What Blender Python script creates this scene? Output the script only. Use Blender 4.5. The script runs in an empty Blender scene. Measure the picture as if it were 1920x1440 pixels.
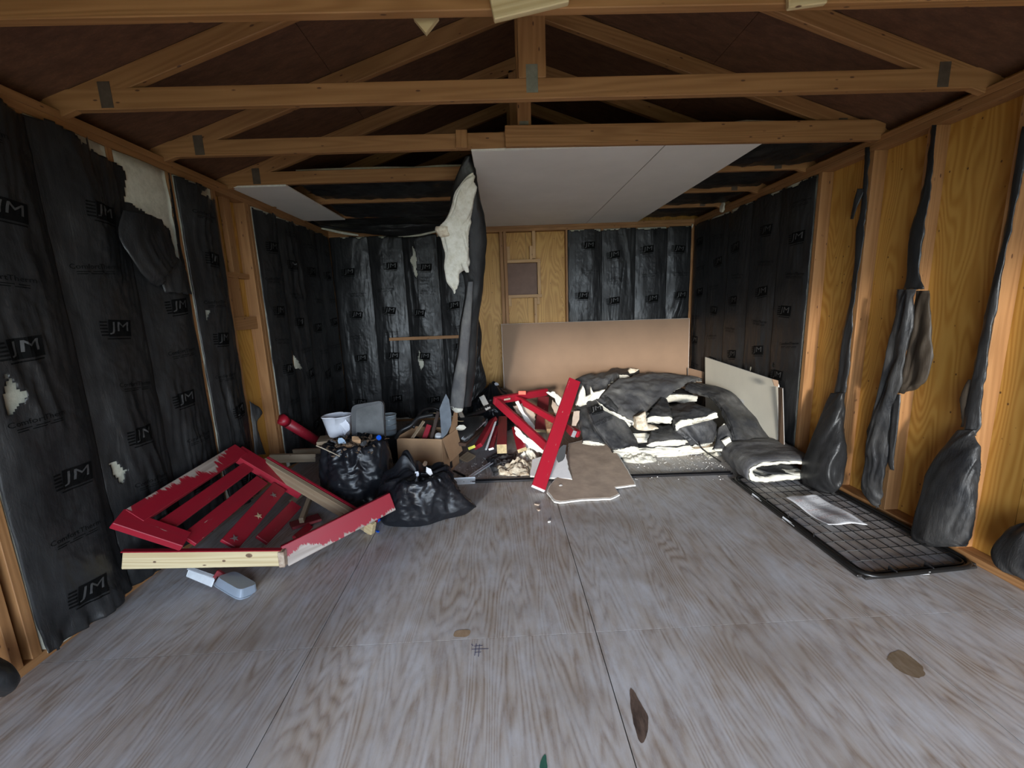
import bpy, bmesh, math, random
import numpy as np
from mathutils import Vector, Matrix
C = bpy.context.scene.collection
SC = bpy.context.scene
random.seed(7)
rng = np.random.RandomState(7)
A = np.array

# ------------------------------------------------------------------ camera
FPX, CY, PIT, YAW, ROL, HC = 787.56, 718.4, .1815, .0241, -.0369, 1.4007
def _basis():
    cp, sp, cy, sy = math.cos(PIT), math.sin(PIT), math.cos(YAW), math.sin(YAW)
    f = A([sy*cp, cy*cp, -sp]); r = A([cy, -sy, 0.]); u = np.cross(r, f)
    return r*math.cos(ROL)+u*math.sin(ROL), -r*math.sin(ROL)+u*math.cos(ROL), f
CR, CU, CF = _basis()
cam = bpy.data.objects.new('camera', bpy.data.cameras.new('camera')); C.objects.link(cam); SC.camera = cam
cam.data.sensor_width = 36; cam.data.lens = FPX*36/1920; cam.data.clip_start = .02
cam.matrix_world = Matrix(((CR[0], CU[0], -CF[0], 0), (CR[1], CU[1], -CF[1], 0), (CR[2], CU[2], -CF[2], HC), (0, 0, 0, 1)))
SC.view_settings.view_transform = 'Standard'; SC.view_settings.look = 'None'
SC.view_settings.gamma = 1; SC.view_settings.use_curve_mapping = False
SC.view_settings.exposure = 0.0
# ------------------------------------------------------------------ light: overcast sky through the open doorway behind the camera
wd = bpy.data.worlds.new('World'); SC.world = wd; wd.use_nodes = True
bg = wd.node_tree.nodes['Background']; wn = wd.node_tree.nodes; wl = wd.node_tree.links
tc = wn.new('ShaderNodeTexCoord'); sz = wn.new('ShaderNodeSeparateXYZ'); wr_ = wn.new('ShaderNodeValToRGB'); wl.new(tc.outputs['Generated'], sz.inputs[0]); wl.new(sz.outputs[2], wr_.inputs[0])
for el, (p, c) in zip([wr_.color_ramp.elements[0], wr_.color_ramp.elements[1], wr_.color_ramp.elements.new(.5)], ((0, (.80, .91, 1., 1)), (1, (.02, .028, .042, 1)), (.28, (.19, .25, .35, 1)))): el.position = p; el.color = c
wl.new(wr_.outputs[0], bg.inputs[0]); bg.inputs[1].default_value = 23.0
DX0, DX1, DZ, DY = -1.68, 2.25, 2.04, -1.92
pl = bpy.data.lights.new('door_portal', 'AREA'); pl.shape = 'RECTANGLE'; pl.size = DX1-DX0; pl.size_y = DZ; pl.cycles.is_portal = True
sl_ = bpy.data.lights.new('low_sun', 'SUN'); sl_.energy = 3.6; sl_.angle = math.radians(5.0); sl_.color = (1., .94, .85)   # low hazy sun, from behind the camera's left shoulder
slo = bpy.data.objects.new('low_sun', sl_); C.objects.link(slo); slo.rotation_euler = Vector((.265, 1., -.142)).to_track_quat('-Z', 'Y').to_euler(); slo.location = (-1.5, -4, 2)
plo = bpy.data.objects.new('door_portal', pl); C.objects.link(plo); plo.location = ((DX0+DX1)/2, DY-.05, DZ/2); plo.rotation_euler = (math.radians(90), 0, 0)

# ------------------------------------------------------------------ helpers
def ray(u, v): return CF*FPX+CR*(u-960)-CU*(v-CY)
def fl(u, v, z=0.):
    d = ray(u, v); t = (z-HC)/d[2]; return A([t*d[0], t*d[1], z])
def wx(u, v, X):
    d = ray(u, v); t = X/d[0]; return A([X, t*d[1], HC+t*d[2]])
def at(u, v, Y):
    d = ray(u, v); t = Y/d[1]; return A([t*d[0], Y, HC+t*d[2]])
def onpl(u, v, P0, n):
    d = ray(u, v); o = A([0, 0, HC]); t = ((P0-o)@n)/(d@n); return o+t*d
W = {}
def add(name, V, F, mats, parent=None, M=None, smooth=False, mi=None, kind=None, solid=0):
    V = np.asarray(V, float)
    if M is None:
        if parent is not None: loc = W[parent.name].to_translation()
        else: loc = Vector(((V[:, 0].min()+V[:, 0].max())/2, (V[:, 1].min()+V[:, 1].max())/2, V[:, 2].min()))
        V = V-A(loc); M = Matrix.Translation(loc)
    me = bpy.data.meshes.new(name); me.from_pydata(V.tolist(), [], [tuple(int(i) for i in f) for f in F])
    for m in (mats if isinstance(mats, (list, tuple)) else [mats]): me.materials.append(m)
    if mi is not None: me.polygons.foreach_set('material_index', list(mi))
    if smooth: me.polygons.foreach_set('use_smooth', [True]*len(me.polygons))
    o = bpy.data.objects.new(name, me); C.objects.link(o)
    if parent is not None:
        o.parent = parent; o.matrix_parent_inverse = W[parent.name].inverted()
    o.matrix_basis = M; W[o.name] = M.copy()
    if kind: o['kind'] = kind
    if solid:
        s = o.modifiers.new('Solidify', 'SOLIDIFY'); s.thickness = solid; s.offset = 0
    return o
def tag(o, label, cat, group=None):
    o['label'] = label; o['category'] = cat
    if group: o['group'] = group
    return o
def thing(name, loc, label=None, cat=None, group=None):
    o = bpy.data.objects.new(name, None); C.objects.link(o); o.location = loc; o.empty_display_size = .1
    W[o.name] = Matrix.Translation(Vector([float(c) for c in loc]))
    if label: tag(o, label, cat, group)
    return o
def hsh(ix, iy, seed):
    n = (ix*374761393+iy*668265263+seed*1442695041) & 0xffffffff
    n = ((n ^ (n >> 13))*1274126177) & 0xffffffff
    return ((n ^ (n >> 16)) & 0xffff)/65535.
def vn(x, y, seed=0):
    x = np.asarray(x, float); y = np.asarray(y, float)
    ix = np.floor(x).astype(np.int64); iy = np.floor(y).astype(np.int64); fx = x-ix; fy = y-iy
    fx = fx*fx*(3-2*fx); fy = fy*fy*(3-2*fy)
    return ((hsh(ix, iy, seed)*(1-fx)+hsh(ix+1, iy, seed)*fx)*(1-fy)+(hsh(ix, iy+1, seed)*(1-fx)+hsh(ix+1, iy+1, seed)*fx)*fy)*2-1
def fbm(x, y, seed=0, o=3):
    r = 0; a = 1.
    for k in range(o): r = r+a*vn(x*2**k, y*2**k, seed+k*17); a *= .5
    return r
def rdg(x, y, seed=0): return 1-2*np.abs(vn(x, y, seed))
def n3(P, s, seed):   # vector noise from position
    x, y, z = P[:, 0]*s, P[:, 1]*s, P[:, 2]*s
    return np.stack([fbm(x+z*.7, y-z*.9, seed), fbm(y+z*.8, x-z*.6, seed+5), fbm(z+x*.6, y+x*.5-z*.3, seed+9)], 1)
def grid_faces(n, m, off=0, flip=False, keep=None):
    F = []
    for i in range(n-1):
        for j in range(m-1):
            if keep is not None and not keep[i, j]: continue
            a = off+i*m+j; f = (a, a+1, a+m+1, a+m)
            F.append(f[::-1] if flip else f)
    return F
def nz(v):
    v = np.asarray(v, float); return v/(np.linalg.norm(v)+1e-9)
def beam_vf(L, w, t, bow=0, ch=.003, seg=4):
    c = ch; ring = [(-t/2+c, -w/2), (t/2-c, -w/2), (t/2, -w/2+c), (t/2, w/2-c), (t/2-c, w/2), (-t/2+c, w/2), (-t/2, w/2-c), (-t/2, -w/2+c)]
    xs = [0, c]+[c+(L-2*c)*k/seg for k in range(1, seg)]+[L-c, L]; V = []
    for x in xs:
        e = 1 if c <= x <= L-c+1e-9 else 0
        for (y, z) in ring:
            k = 1 if e else 1-2*c/t; k2 = 1 if e else 1-2*c/w
            V.append((x, y*k+bow*math.sin(math.pi*x/L), z*k2))
    F = []
    for i in range(len(xs)-1):
        for j in range(8):
            a = i*8+j; b = i*8+(j+1) % 8; F.append((a, b, b+8, a+8)[::-1])
    F.append(tuple(range(8))); F.append(tuple(reversed(range((len(xs)-1)*8, len(xs)*8))))
    return V, F
def beam(name, p0, p1, w, t, mat, parent=None, up=(0, 0, 1), bow=0, ch=.003, seg=4):
    """lumber from p0 to p1; w is the width along 'up', t the thickness"""
    p0 = np.asarray(p0, float); p1 = np.asarray(p1, float); x = nz(p1-p0); z = nz(np.asarray(up, float)-(np.asarray(up, float)@x)*x); y = np.cross(z, x)
    M = Matrix(((x[0], y[0], z[0], p0[0]), (x[1], y[1], z[1], p0[1]), (x[2], y[2], z[2], p0[2]), (0, 0, 0, 1)))
    V, F = beam_vf(float(np.linalg.norm(p1-p0)), w, t, bow, ch, seg)
    return add(name, V, F, mat, parent, M)
def block(name, lo, hi, mat, parent=None, ch=.002):
    """box between two corners as chamfered piece with its grain along the longest side"""
    lo = np.asarray(lo, float); hi = np.asarray(hi, float); d = hi-lo; c = (lo+hi)/2; k = int(np.argmax(d)); o = [i for i in range(3) if i != k]
    w_ax = o[0] if d[o[0]] > d[o[1]] else o[1]; t_ax = o[1] if w_ax == o[0] else o[0]
    e = np.zeros(3); e[k] = d[k]/2; up = np.zeros(3); up[w_ax] = 1
    return beam(name, c-e, c+e, d[w_ax], d[t_ax], mat, parent, up, ch=min(ch, d[t_ax]*.3), seg=1)
def prism(name, pts, tv, mats, parent=None, M=None, side=1):
    """flat piece: outline pts (ccw from the outside) extruded by vector tv; sides take material index 'side'"""
    n = len(pts); P = np.asarray(pts, float); V = np.vstack([P, P+np.asarray(tv, float)])
    F = [tuple(range(n)), tuple(reversed(range(n, 2*n)))]+[(i, n+i, n+(i+1) % n, (i+1) % n) for i in range(n)]
    mi = [0, 0]+[side if isinstance(mats, (list, tuple)) and len(mats) > side else 0]*n
    return add(name, V, F, mats, parent, M, mi=mi)
def jag(pts, amp, step, seed=0):
    """roughen an outline: subdivide its edges and shift the new points in the plane"""
    r = np.random.RandomState(seed); out = []; n = len(pts); P = [np.asarray(p, float) for p in pts]
    nn = nz(np.cross(P[1]-P[0], P[2]-P[1]))
    for i in range(n):
        a, b = P[i], P[(i+1) % n]; d = b-a; L = np.linalg.norm(d); k = max(1, int(L/step)); s = np.cross(nn, nz(d)); out.append(a)
        for j in range(1, k): out.append(a+d*j/k+s*r.uniform(-amp, amp))
    return out
def crs(P, n):
    """Catmull-Rom through the rows of P (any trailing shape) with n samples"""
    P = np.asarray(P, float); k = len(P); T = np.linspace(0, k-1, n); out = []
    for t in T:
        i = min(int(t), k-2); f = t-i; p0 = P[max(i-1, 0)]; p1 = P[i]; p2 = P[i+1]; p3 = P[min(i+2, k-1)]
        out.append(.5*((2*p1)+(-p0+p2)*f+(2*p0-5*p1+4*p2-p3)*f*f+(-p0+3*p1-3*p2+p3)*f**3))
    return np.array(out)
def inpoly(x, y, poly):
    r = np.zeros(x.shape, bool); n = len(poly)
    for i in range(n):
        x1, y1 = poly[i]; x2, y2 = poly[(i+1) % n]
        c = ((y1 > y) != (y2 > y)) & (x < (x2-x1)*(y-y1)/(y2-y1+1e-12)+x1); r ^= c
    return r

# ------------------------------------------------------------------ materials
class NT:
    def __init__(s, name, rough=.6, metal=0., spec=.5):
        s.m = bpy.data.materials.new(name); s.m.use_nodes = True; s.t = s.m.node_tree; s.b = s.t.nodes['Principled BSDF']
        s.b.inputs['Roughness'].default_value = rough; s.b.inputs['Metallic'].default_value = metal; s.b.inputs['Specular IOR Level'].default_value = spec
        s.oc = s.t.nodes.new('ShaderNodeTexCoord').outputs['Object']
        s.rnd = s.t.nodes.new('ShaderNodeObjectInfo').outputs['Random']
    def n(s, ty, ins=(), **kw):
        x = s.t.nodes.new('ShaderNode'+ty)
        for k, v in kw.items(): setattr(x, k, v)
        for i, v in enumerate(ins):
            if v is None: continue
            if hasattr(v, 'is_linked'): s.t.links.new(v, x.inputs[i])
            else: x.inputs[i].default_value = v
        return x
    def math(s, op, a, b=None, clamp=False): return s.n('Math', (a, b) if b is not None else (a,), operation=op, use_clamp=clamp).outputs[0]
    def mp(s, scale, rnd=True, vec=None, rot=(0, 0, 0)):
        v = vec or s.oc
        if rnd:
            off = s.n('CombineXYZ', (s.math('MULTIPLY', s.rnd, 41.), s.math('MULTIPLY', s.rnd, 17.), s.math('MULTIPLY', s.rnd, 29.))).outputs[0]
            v = s.n('VectorMath', (v, off), operation='ADD').outputs[0]
        return s.n('Mapping', (v, (0, 0, 0), rot, scale)).outputs[0]
    def noise(s, vec, scale=1., det=3., rough=.5, dist=0.):
        x = s.t.nodes.new('ShaderNodeTexNoise'); s.t.links.new(vec, x.inputs['Vector'])
        x.inputs['Scale'].default_value = scale; x.inputs['Detail'].default_value = det; x.inputs['Roughness'].default_value = rough; x.inputs['Distortion'].default_value = dist
        return x.outputs[0]
    def ramp(s, f, stops):
        x = s.t.nodes.new('ShaderNodeValToRGB'); s.t.links.new(f, x.inputs[0]); e = x.color_ramp.elements
        while len(e) < len(stops): e.new(.5)
        for el, (p, c) in zip(e, stops): el.position = p; el.color = tuple(c)+(1,) if len(c) == 3 else c
        return x.outputs[0]
    def mix(s, f, a, b):
        x = s.t.nodes.new('ShaderNodeMix'); x.data_type = 'RGBA'
        for i, v in ((0, f), (6, a), (7, b)):
            if hasattr(v, 'is_linked'): s.t.links.new(v, x.inputs[i])
            else: x.inputs[i].default_value = (tuple(v)+(1,) if not isinstance(v, (float, int)) and len(v) == 3 else v)
        return x.outputs[2]
    def mr(s, f, a, b, c=0., d=1.): return s.n('MapRange', (f, a, b, c, d)).outputs[0]
    def col(s, c):
        if hasattr(c, 'is_linked'): s.t.links.new(c, s.b.inputs['Base Color'])
        else: s.b.inputs['Base Color'].default_value = tuple(c)+(1,)
    def rough(s, f): s.t.links.new(f, s.b.inputs['Roughness'])
    def bump(s, h, d=.01, st=1.):
        x = s.t.nodes.new('ShaderNodeBump'); x.inputs['Distance'].default_value = d; x.inputs['Strength'].default_value = st
        s.t.links.new(h, x.inputs['Height']); s.t.links.new(x.outputs[0], s.b.inputs['Normal'])
    def contour(s, vec, det, freq, rnd=True):
        return s.mr(s.math('SINE', s.math('MULTIPLY', s.noise(vec, 1, det, .45), freq)), -1, 1)
def lumber(name, c1, c2, knots=True, rough=.65):
    m = NT(name, rough); v = m.mp((.5, 9, 9)); g = m.contour(v, 1.5, 75)
    fine = m.noise(m.mp((4, 160, 160)), 1, 2); f = m.math('ADD', m.math('MULTIPLY', g, .45), m.math('MULTIPLY', fine, .5))
    c = m.ramp(f, [(.2, c2), (.75, c1)]); c = m.mix(m.mr(m.noise(m.mp((1.2, 4, 4)), 1, 2), .35, .7), c, m.mix(.35, c, c2))
    c = m.mix(m.mr(m.rnd, 0, 1, 0, .35), c, m.mix(.6, c2, (.30, .16, .075)))
    if knots:
        vt = m.n('TexVoronoi', (m.mp((2.2, 6, 6)),)); vo = vt.outputs[0]; gate = m.mr(m.n('SeparateColor', (vt.outputs[1],)).outputs[0], .62, .64)
        c = m.mix(m.math('MULTIPLY', m.mr(vo, .09, .15, 1, 0), gate), c, (.09, .035, .014))
    m.col(c); m.bump(f, .0015, .5); return m.m
pine = lumber('pine_lumber', (.37, .185, .07), (.26, .12, .04))
pine_pale = lumber('pale_treated_pine', (.66, .55, .33), (.50, .38, .20))
pine_old = lumber('weathered_pine', (.36, .29, .20), (.26, .19, .12))
def ply(name, c1, c2, sc, freq=40, fine=(60, 60, 3), knots=True):
    m = NT(name, .55); g = m.contour(m.mp(sc), 2., freq); f2 = m.noise(m.mp(fine), 1, 2)
    f = m.math('ADD', m.math('MULTIPLY', g, .6), m.math('MULTIPLY', f2, .45))
    c = m.ramp(f, [(.15, c2), (.8, c1)])
    c = m.mix(m.mr(m.noise(m.mp((1.3, 1.3, .6)), 1, 2), .4, .75), c, m.mix(.4, c, c2))
    if knots:
        vo = m.n('TexVoronoi', (m.mp((3.2, 3.2, 2.2)),)).outputs[0]; c = m.mix(m.mr(vo, .045, .09, 1, 0), c, (.10, .04, .012))
    m.col(c); m.bump(f, .001, .4); return m.m
ply_wall = ply('yellow_pine_plywood', (.53, .295, .066), (.39, .185, .03), (3.2, 3.2, .6), 190)
def osb():
    m = NT('osb_board', .7); v = m.n('TexVoronoi', (m.mp((14, 30, 14)),)); n = m.noise(m.mp((9, 26, 9)), 1, 4, .65)
    c = m.ramp(n, [(.3, (.065, .027, .014)), (.62, (.165, .075, .038))]); c = m.mix(m.mr(v.outputs[0], 0, .6, .0, .45), c, (.08, .035, .018)); m.col(c); m.bump(n, .003, .7); return m.m
osb_m = osb()
def floor_mat():
    m = NT('worn_plywood_floor', .5); g = m.contour(m.mp((2.6, .30, 1)), 3, 300)
    fine = m.noise(m.mp((120, 7, 1)), 1, 3); g2 = m.contour(m.mp((5, .5, 1)), 2., 110)
    f = m.math('ADD', m.math('ADD', m.math('MULTIPLY', m.math('POWER', g, .6), .42), m.math('MULTIPLY', g2, .14)), m.math('MULTIPLY', fine, .45))
    c = m.ramp(f, [(.2, (.25, .195, .155)), (.5, (.36, .31, .27)), (.82, (.46, .425, .395))])
    wear = m.mr(m.noise(m.mp((2.6, 1.7, 1), False), 1, 8, .68), .44, .62)          # scuffed whitish film
    streak = m.mr(m.noise(m.mp((14, 4, 1), False), 1, 8, .72), .42, .64)
    wf = m.math('MULTIPLY', m.math('ADD', m.math('MULTIPLY', wear, .5), m.math('MULTIPLY', streak, .5)), .85, True)
    c = m.mix(wf, c, (.56, .59, .645))
    c = m.mix(m.mr(m.noise(m.mp((1.4, 2.2, 1), False), 1, 3), .5, .72, 0, .55), c, (.27, .225, .185))
    sp = m.n('TexVoronoi', (m.mp((7, 7, 1), False),)).outputs[0]; c = m.mix(m.mr(sp, .02, .035, .8, 0), c, (.06, .05, .045))
    m.col(c); m.rough(m.mr(wf, 0, 1, .42, .6)); m.bump(f, .0012, .5); return m.m
floor_m = floor_mat()
def stain(name, c1, c2, rough=.6, sc=40):
    m = NT(name, rough); n = m.noise(m.mp((sc, sc*.3, sc)), 1, 4, .6); m.col(m.ramp(n, [(.35, c1), (.65, c2)])); return m.m
def film(name, base, dust, rough=.36, dustamt=.35, st=(22, 22, 3), bs=.45):
    m = NT(name, rough, spec=.28); w = m.noise(m.mp(st), 1, 4, .6, .6); w2 = m.noise(m.mp((60, 60, 25)), 1, 3, .6, 1.2)
    d = m.mr(m.noise(m.mp((5, 5, 3)), 1, 5, .65), .42, .72, 0, dustamt)
    m.col(m.mix(d, base, dust)); m.rough(m.mr(d, 0, dustamt+.01, rough, rough+.22))
    m.bump(m.math('ADD', w, m.math('MULTIPLY', w2, .35)), .006, bs); return m.m
film_wall = film('black_vapour_film', (.015, .015, .0155), (.05, .05, .05), .31, .35, bs=.6)
film_dusty = film('dusty_black_film', (.033, .034, .037), (.14, .135, .125), .45, .75, bs=.7)
film_strip = film('dark_strip_film', (.014, .0145, .016), (.075, .072, .068), .4, .7, bs=.8)  # darker dusty film colour for the torn strips on the right wall
film_grey = film('grey_faded_film', (.085, .085, .09), (.22, .215, .20), .55, .8, bs=.7)
film_brown = film('thin_brown_film', (.035, .027, .02), (.09, .07, .05), .42, .6)
bag_m = film('trash_bag_film', (.008, .0085, .011), (.02, .022, .026), .26, .5, (9, 9, 16), .3)
def fuzzy(name, c1, c2, d=.006):
    m = NT(name, .95, spec=.1); n = m.noise(m.mp((26, 26, 26)), 1, 6, .7); n2 = m.noise(m.mp((90, 90, 90)), 1, 3, .6); m.col(m.ramp(n, [(.3, c2), (.6, c1)]))
    m.bump(m.math('ADD', n, m.math('MULTIPLY', n2, .4)), d, .8); return m.m
fiber = fuzzy('cream_fiberglass', (.73, .71, .63), (.55, .52, .42))
fiber_d = fuzzy('dirty_fiberglass', (.74, .68, .55), (.36, .25, .15))
fiber_w = fuzzy('wall_fiberglass', (.60, .58, .48), (.46, .45, .36), .003)
def red(name, wear=None, amt=.5, base=(.30, .008, .022), dirt=.25):
    m = NT(name, .45); n = m.noise(m.mp((3, 30, 30)), 1, 4, .6); c = m.mix(m.mr(n, .4, .8, 0, dirt), base, (.15, .03, .035))
    gr = m.contour(m.mp((1, 14, 14)), 2, 30)
    if wear is not None:     # wear along one long edge: bare grey wood comes through the paint
        sep = m.n('SeparateXYZ', (m.oc,)).outputs[2]; k = m.math('MULTIPLY', sep, wear)
        na = m.noise(m.mp((38, 8, 5)), 1, 4, .7); nb = m.noise(m.mp((3.2, 1, 1)), 1, 2)
        f = m.math('ADD', k, m.math('ADD', m.math('MULTIPLY', na, .9), m.math('MULTIPLY', nb, 1.9)))
        f = m.mr(f, 1.92-amt, 1.98-amt); c = m.mix(f, c, m.mix(gr, (.30, .24, .20), (.42, .35, .30)))
    else:
        s = m.mr(m.noise(m.mp((9, 40, 40)), 1, 5, .7), .66, .70, 0, .7); c = m.mix(s, c, (.42, .36, .30))
    m.col(c); m.bump(n, .001, .4); return m.m
red_m = red('red_paint'); red_b = red('bright_red_paint', base=(.33, .007, .022), dirt=.15); red_d = red('dusty_red_paint', base=(.22, .022, .03), dirt=.9)
red_wl = red('red_paint_worn_low', -7.5, .36); red_wh = red('red_paint_worn_high', 5.5, .47)
def plain(name, c, rough=.6, metal=0., var=.12, sc=12, bump=.001):
    m = NT(name, rough, metal); n = m.noise(m.mp((sc,)*3), 1, 4, .6); m.col(m.ramp(n, [(.3, [x*(1-var) for x in c]), (.7, [min(1, x*(1+var)) for x in c])])); m.bump(n, bump, .4); return m.m
dw_white = plain('drywall_face_paper', (.80, .785, .76), .8, var=.04, sc=3); dw_cream = plain('cream_board_face', (.70, .66, .55), .7, var=.05, sc=3)
dw_brown = plain('drywall_brown_paper', (.24, .15, .092), .75, var=.06, sc=4); dw_dusty = plain('dusty_drywall_back', (.42, .33, .26), .85, var=.22, sc=7)
gyps = plain('gypsum_core', (.66, .645, .61), .95, var=.12, sc=40, bump=.004)
cardb = plain('corrugated_cardboard', (.47, .285, .155), .8, var=.08, sc=8); cardb_in = plain('cardboard_inside', (.33, .20, .11), .85)
galv = plain('galvanised_steel', (.45, .46, .47), .4, .9, .15, 20); alu = plain('pale_aluminium', (.72, .76, .80), .35, .6, .08); white_mt = plain('white_painted_metal', (.70, .73, .76), .4, 0, .12, 16)
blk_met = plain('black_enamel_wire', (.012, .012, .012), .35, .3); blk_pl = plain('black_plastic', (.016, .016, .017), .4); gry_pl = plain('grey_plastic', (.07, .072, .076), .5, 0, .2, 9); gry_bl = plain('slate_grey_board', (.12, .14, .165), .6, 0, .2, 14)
dk_steel = plain('dark_bronze_rail', (.05, .048, .052), .35, .7); gusset_m = plain('dull_gusset_plate', (.20, .20, .16), .6, .3, .2, 25)
paper = plain('white_paper', (.80, .81, .83), .7, 0, .04, 30); ptxt = plain('grey_print', (.25, .24, .26), .8); prd = plain('red_print', (.50, .25, .22), .8)
blue = plain('bright_blue_plastic', (.01, .10, .62), .3); yellow = plain('yellow_tag', (.70, .66, .08), .5); orange = plain('orange_red_tag', (.80, .10, .05), .5)
ltbl = plain('pale_blue_bucket', (.40, .52, .66), .45); cloth = plain('white_crumpled_paper', (.74, .76, .83), .8, 0, .06, 8, .01); leafm = plain('dead_leaf', (.13, .085, .055), .85, 0, .6, 9); stickm = plain('pale_stick', (.46, .38, .28), .8)
earth = plain('driveway_ground', (.07, .08, .05), .95); siding = plain('outer_siding', (.25, .20, .15), .9)
ink = plain('black_print', (.002, .002, .002), .8, bump=0); ink_l = plain('letter_gap_print', (.045, .045, .045), .6, bump=0); ink.node_tree.nodes['Principled BSDF'].inputs['Specular IOR Level'].default_value = .12
cl = NT('clear_frosted_plastic', .3); cl.col((.50, .58, .68)); cl.b.inputs['Transmission Weight'].default_value = .55; cl.b.inputs['IOR'].default_value = 1.3; clear = cl.m
hardb = plain('brown_hardboard', (.17, .10, .072), .7); rope = plain('tan_cord', (.55, .43, .24), .8); cream_ins = plain('spray_foam', (.70, .66, .45), .9)

# ------------------------------------------------------------------ the shell
XL, XR, YB, YF, ZP = -1.986, 2.41, 5.29, -1.9, 2.366
TH, TK = .089, .038
gusset_d = plain('dark_gusset_plate', (.10, .075, .055), .6, .3, .2, 25)
SX, CY0 = -.8565, 1.5874
def struct(o): o['kind'] = 'structure'; return o
floor = struct(block('floor', (XL-.1, YF-.05, -.16), (XR+.1, YB+.1, -.019), plain('dark_joist_gap', (.03, .025, .02), .9)))
for i in range(-1, 4):
    x0 = max(SX+1.2192*i, XL-.1); x1 = min(SX+1.2192*(i+1), XR+.1)
    if x1-x0 < .05: continue
    for j in range(-2, 3):
        y0 = max(CY0+2.4384*j, YF-.04); y1 = min(CY0+2.4384*(j+1), YB+.08)
        if y1-y0 < .05: continue
        g = .002; lo = A([x0+g, y0+g*.6, -.018]); hi = A([x1-g, y1-g*.6, 0]); c = .0001
        V = [(lo[0], lo[1], -.018), (hi[0], lo[1], -.018), (hi[0], hi[1], -.018), (lo[0], hi[1], -.018), (lo[0], lo[1], -c), (hi[0], lo[1], -c), (hi[0], hi[1], -c), (lo[0], hi[1], -c),
             (lo[0]+c, lo[1]+c, 0), (hi[0]-c, lo[1]+c, 0), (hi[0]-c, hi[1]-c, 0), (lo[0]+c, hi[1]-c, 0)]
        F = [(3, 2, 1, 0), (8, 9, 10, 11)]+[(a, (a+1) % 4, (a+1) % 4+4, a+4) for a in range(4)]+[(a+4, (a+1) % 4+4, (a+1) % 4+8, a+8) for a in range(4)]
        add('plywood_sheet', V, F, floor_m, floor, Matrix.Identity(4))
def floor_mark(name, pts, mat, z=.0006, amp=.006, seed=1, step=.03):
    P = crs([fl(*p) for p in [pts[-1]]+list(pts)+list(pts[:2])], 12*(len(pts)+2)+1)[12:-12][:-1][::-1]; P = [p+A([amp*.5*fbm(p[0]*40, p[1]*40, seed), amp*.5*fbm(p[1]*45, p[0]*45, seed+3), 0]) for p in P]; n = len(P); V = [(float(p[0]), float(p[1]), z) for p in P]
    add(name, V, [tuple(range(n))[::-1]], mat, floor, Matrix.Identity(4))
knotm = stain('dark_knot_wood', (.045, .03, .025), (.16, .11, .085)); oil = stain('brown_oil_stain', (.16, .11, .065), (.23, .18, .125)); greenp = stain('green_paint_spot', (.02, .10, .07), (.05, .16, .11)); putty = stain('tan_plug_wood', (.30, .21, .13), (.37, .27, .18), sc=90)
floor_mark('knot_patch', [(1180, 1290), (1192, 1300), (1215, 1345), (1208, 1390), (1196, 1382), (1184, 1330)], knotm, amp=.004)
floor_mark('oil_stain', [(1662, 1230), (1685, 1218), (1715, 1235), (1735, 1262), (1712, 1268), (1680, 1252)], oil, amp=.012)
floor_mark('paint_spot', [(1012, 1440), (1016, 1420), (1023, 1414), (1026, 1440)], greenp, amp=.003)
floor_mark('wood_plug', [(852, 1192), (856, 1181), (881, 1180), (876, 1192)], putty, amp=.002)
pen = plain('pencil_mark', (.10, .10, .17), .8)
for a, b in (((884, 1216), (916, 1215)), ((889, 1210), (905, 1209)), ((893, 1205), (890, 1228)), ((899, 1207), (897, 1230)), ((890, 1222), (902, 1221)), ((884, 1206), (887, 1210))):
    p, q = fl(*a), fl(*b); d = nz(q-p); s = A([-d[1], d[0], 0])*.0016
    add('pencil_line', [p-s+A([0, 0, .0007]), q-s+A([0, 0, .0007]), q+s+A([0, 0, .0007]), p+s+A([0, 0, .0007])], [(0, 1, 2, 3)], pen, floor, Matrix.Identity(4))

def shell_box(name, lo, hi, mat):
    lo = A(lo, float); hi = A(hi, float); V = [(x, y, z) for x in (lo[0], hi[0]) for y in (lo[1], hi[1]) for z in (lo[2], hi[2])]
    return V, [(0, 1, 3, 2), (4, 6, 7, 5), (0, 4, 5, 1), (2, 3, 7, 6), (0, 2, 6, 4), (1, 5, 7, 3)]
def sbox(name, lo, hi, mat, parent=None):
    V, F = shell_box(name, lo, hi, mat); return add(name, V, F, mat, parent)
XO, XI = XR+TH, XL-TH
YO = YB+TH
ID = Matrix.Identity(4)
wall_right = struct(sbox('wall_right', (XO+.012, YF-.05, -.16), (XO+.03, YO+.03, 2.5), siding))
wall_left = struct(sbox('wall_left', (XI-.03, YF-.05, -.16), (XI-.012, YO+.03, 2.5), siding))
# back wall with gable up to the ridge
XC = (XL+XR)/2
def gable(y0, y1, name, mat):
    P = [(XI-.03, y0, -.16), (XO+.03, y0, -.16), (XO+.03, y0, 2.45), (XC, y0, 3.25), (XI-.03, y0, 2.45)]
    return prism(name, P, (0, y1-y0, 0), mat)
wall_back = struct(gable(YO+.012, YO+.03, 'wall_back', siding))
def wall_piece(nm, x0, x1, z0, z1):
    V, F = shell_box('', (x0, DY-.09, z0), (x1, DY, z1), None); return V, F
V = []; F = []
for (x0, x1, z0, z1) in ((XI-.03, DX0, -.16, 2.45), (DX1, XO+.03, -.16, 2.45), (DX0, DX1, DZ, 2.45)):
    v, f = wall_piece('', x0, x1, z0, z1); o = len(V); V += v; F += [tuple(i+o for i in q) for q in f]
for y in (DY-.09, DY): V += [(XI-.03, y, 2.45), (XO+.03, y, 2.45), (XC, y, 3.25)]
n = len(V); F += [(n-6, n-5, n-4), (n-1, n-2, n-3), (n-6, n-4, n-1, n-3), (n-5, n-2, n-1, n-4), (n-6, n-3, n-2, n-5)]
wall_front = struct(add('wall_front', V, F, osb_m))
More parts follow.
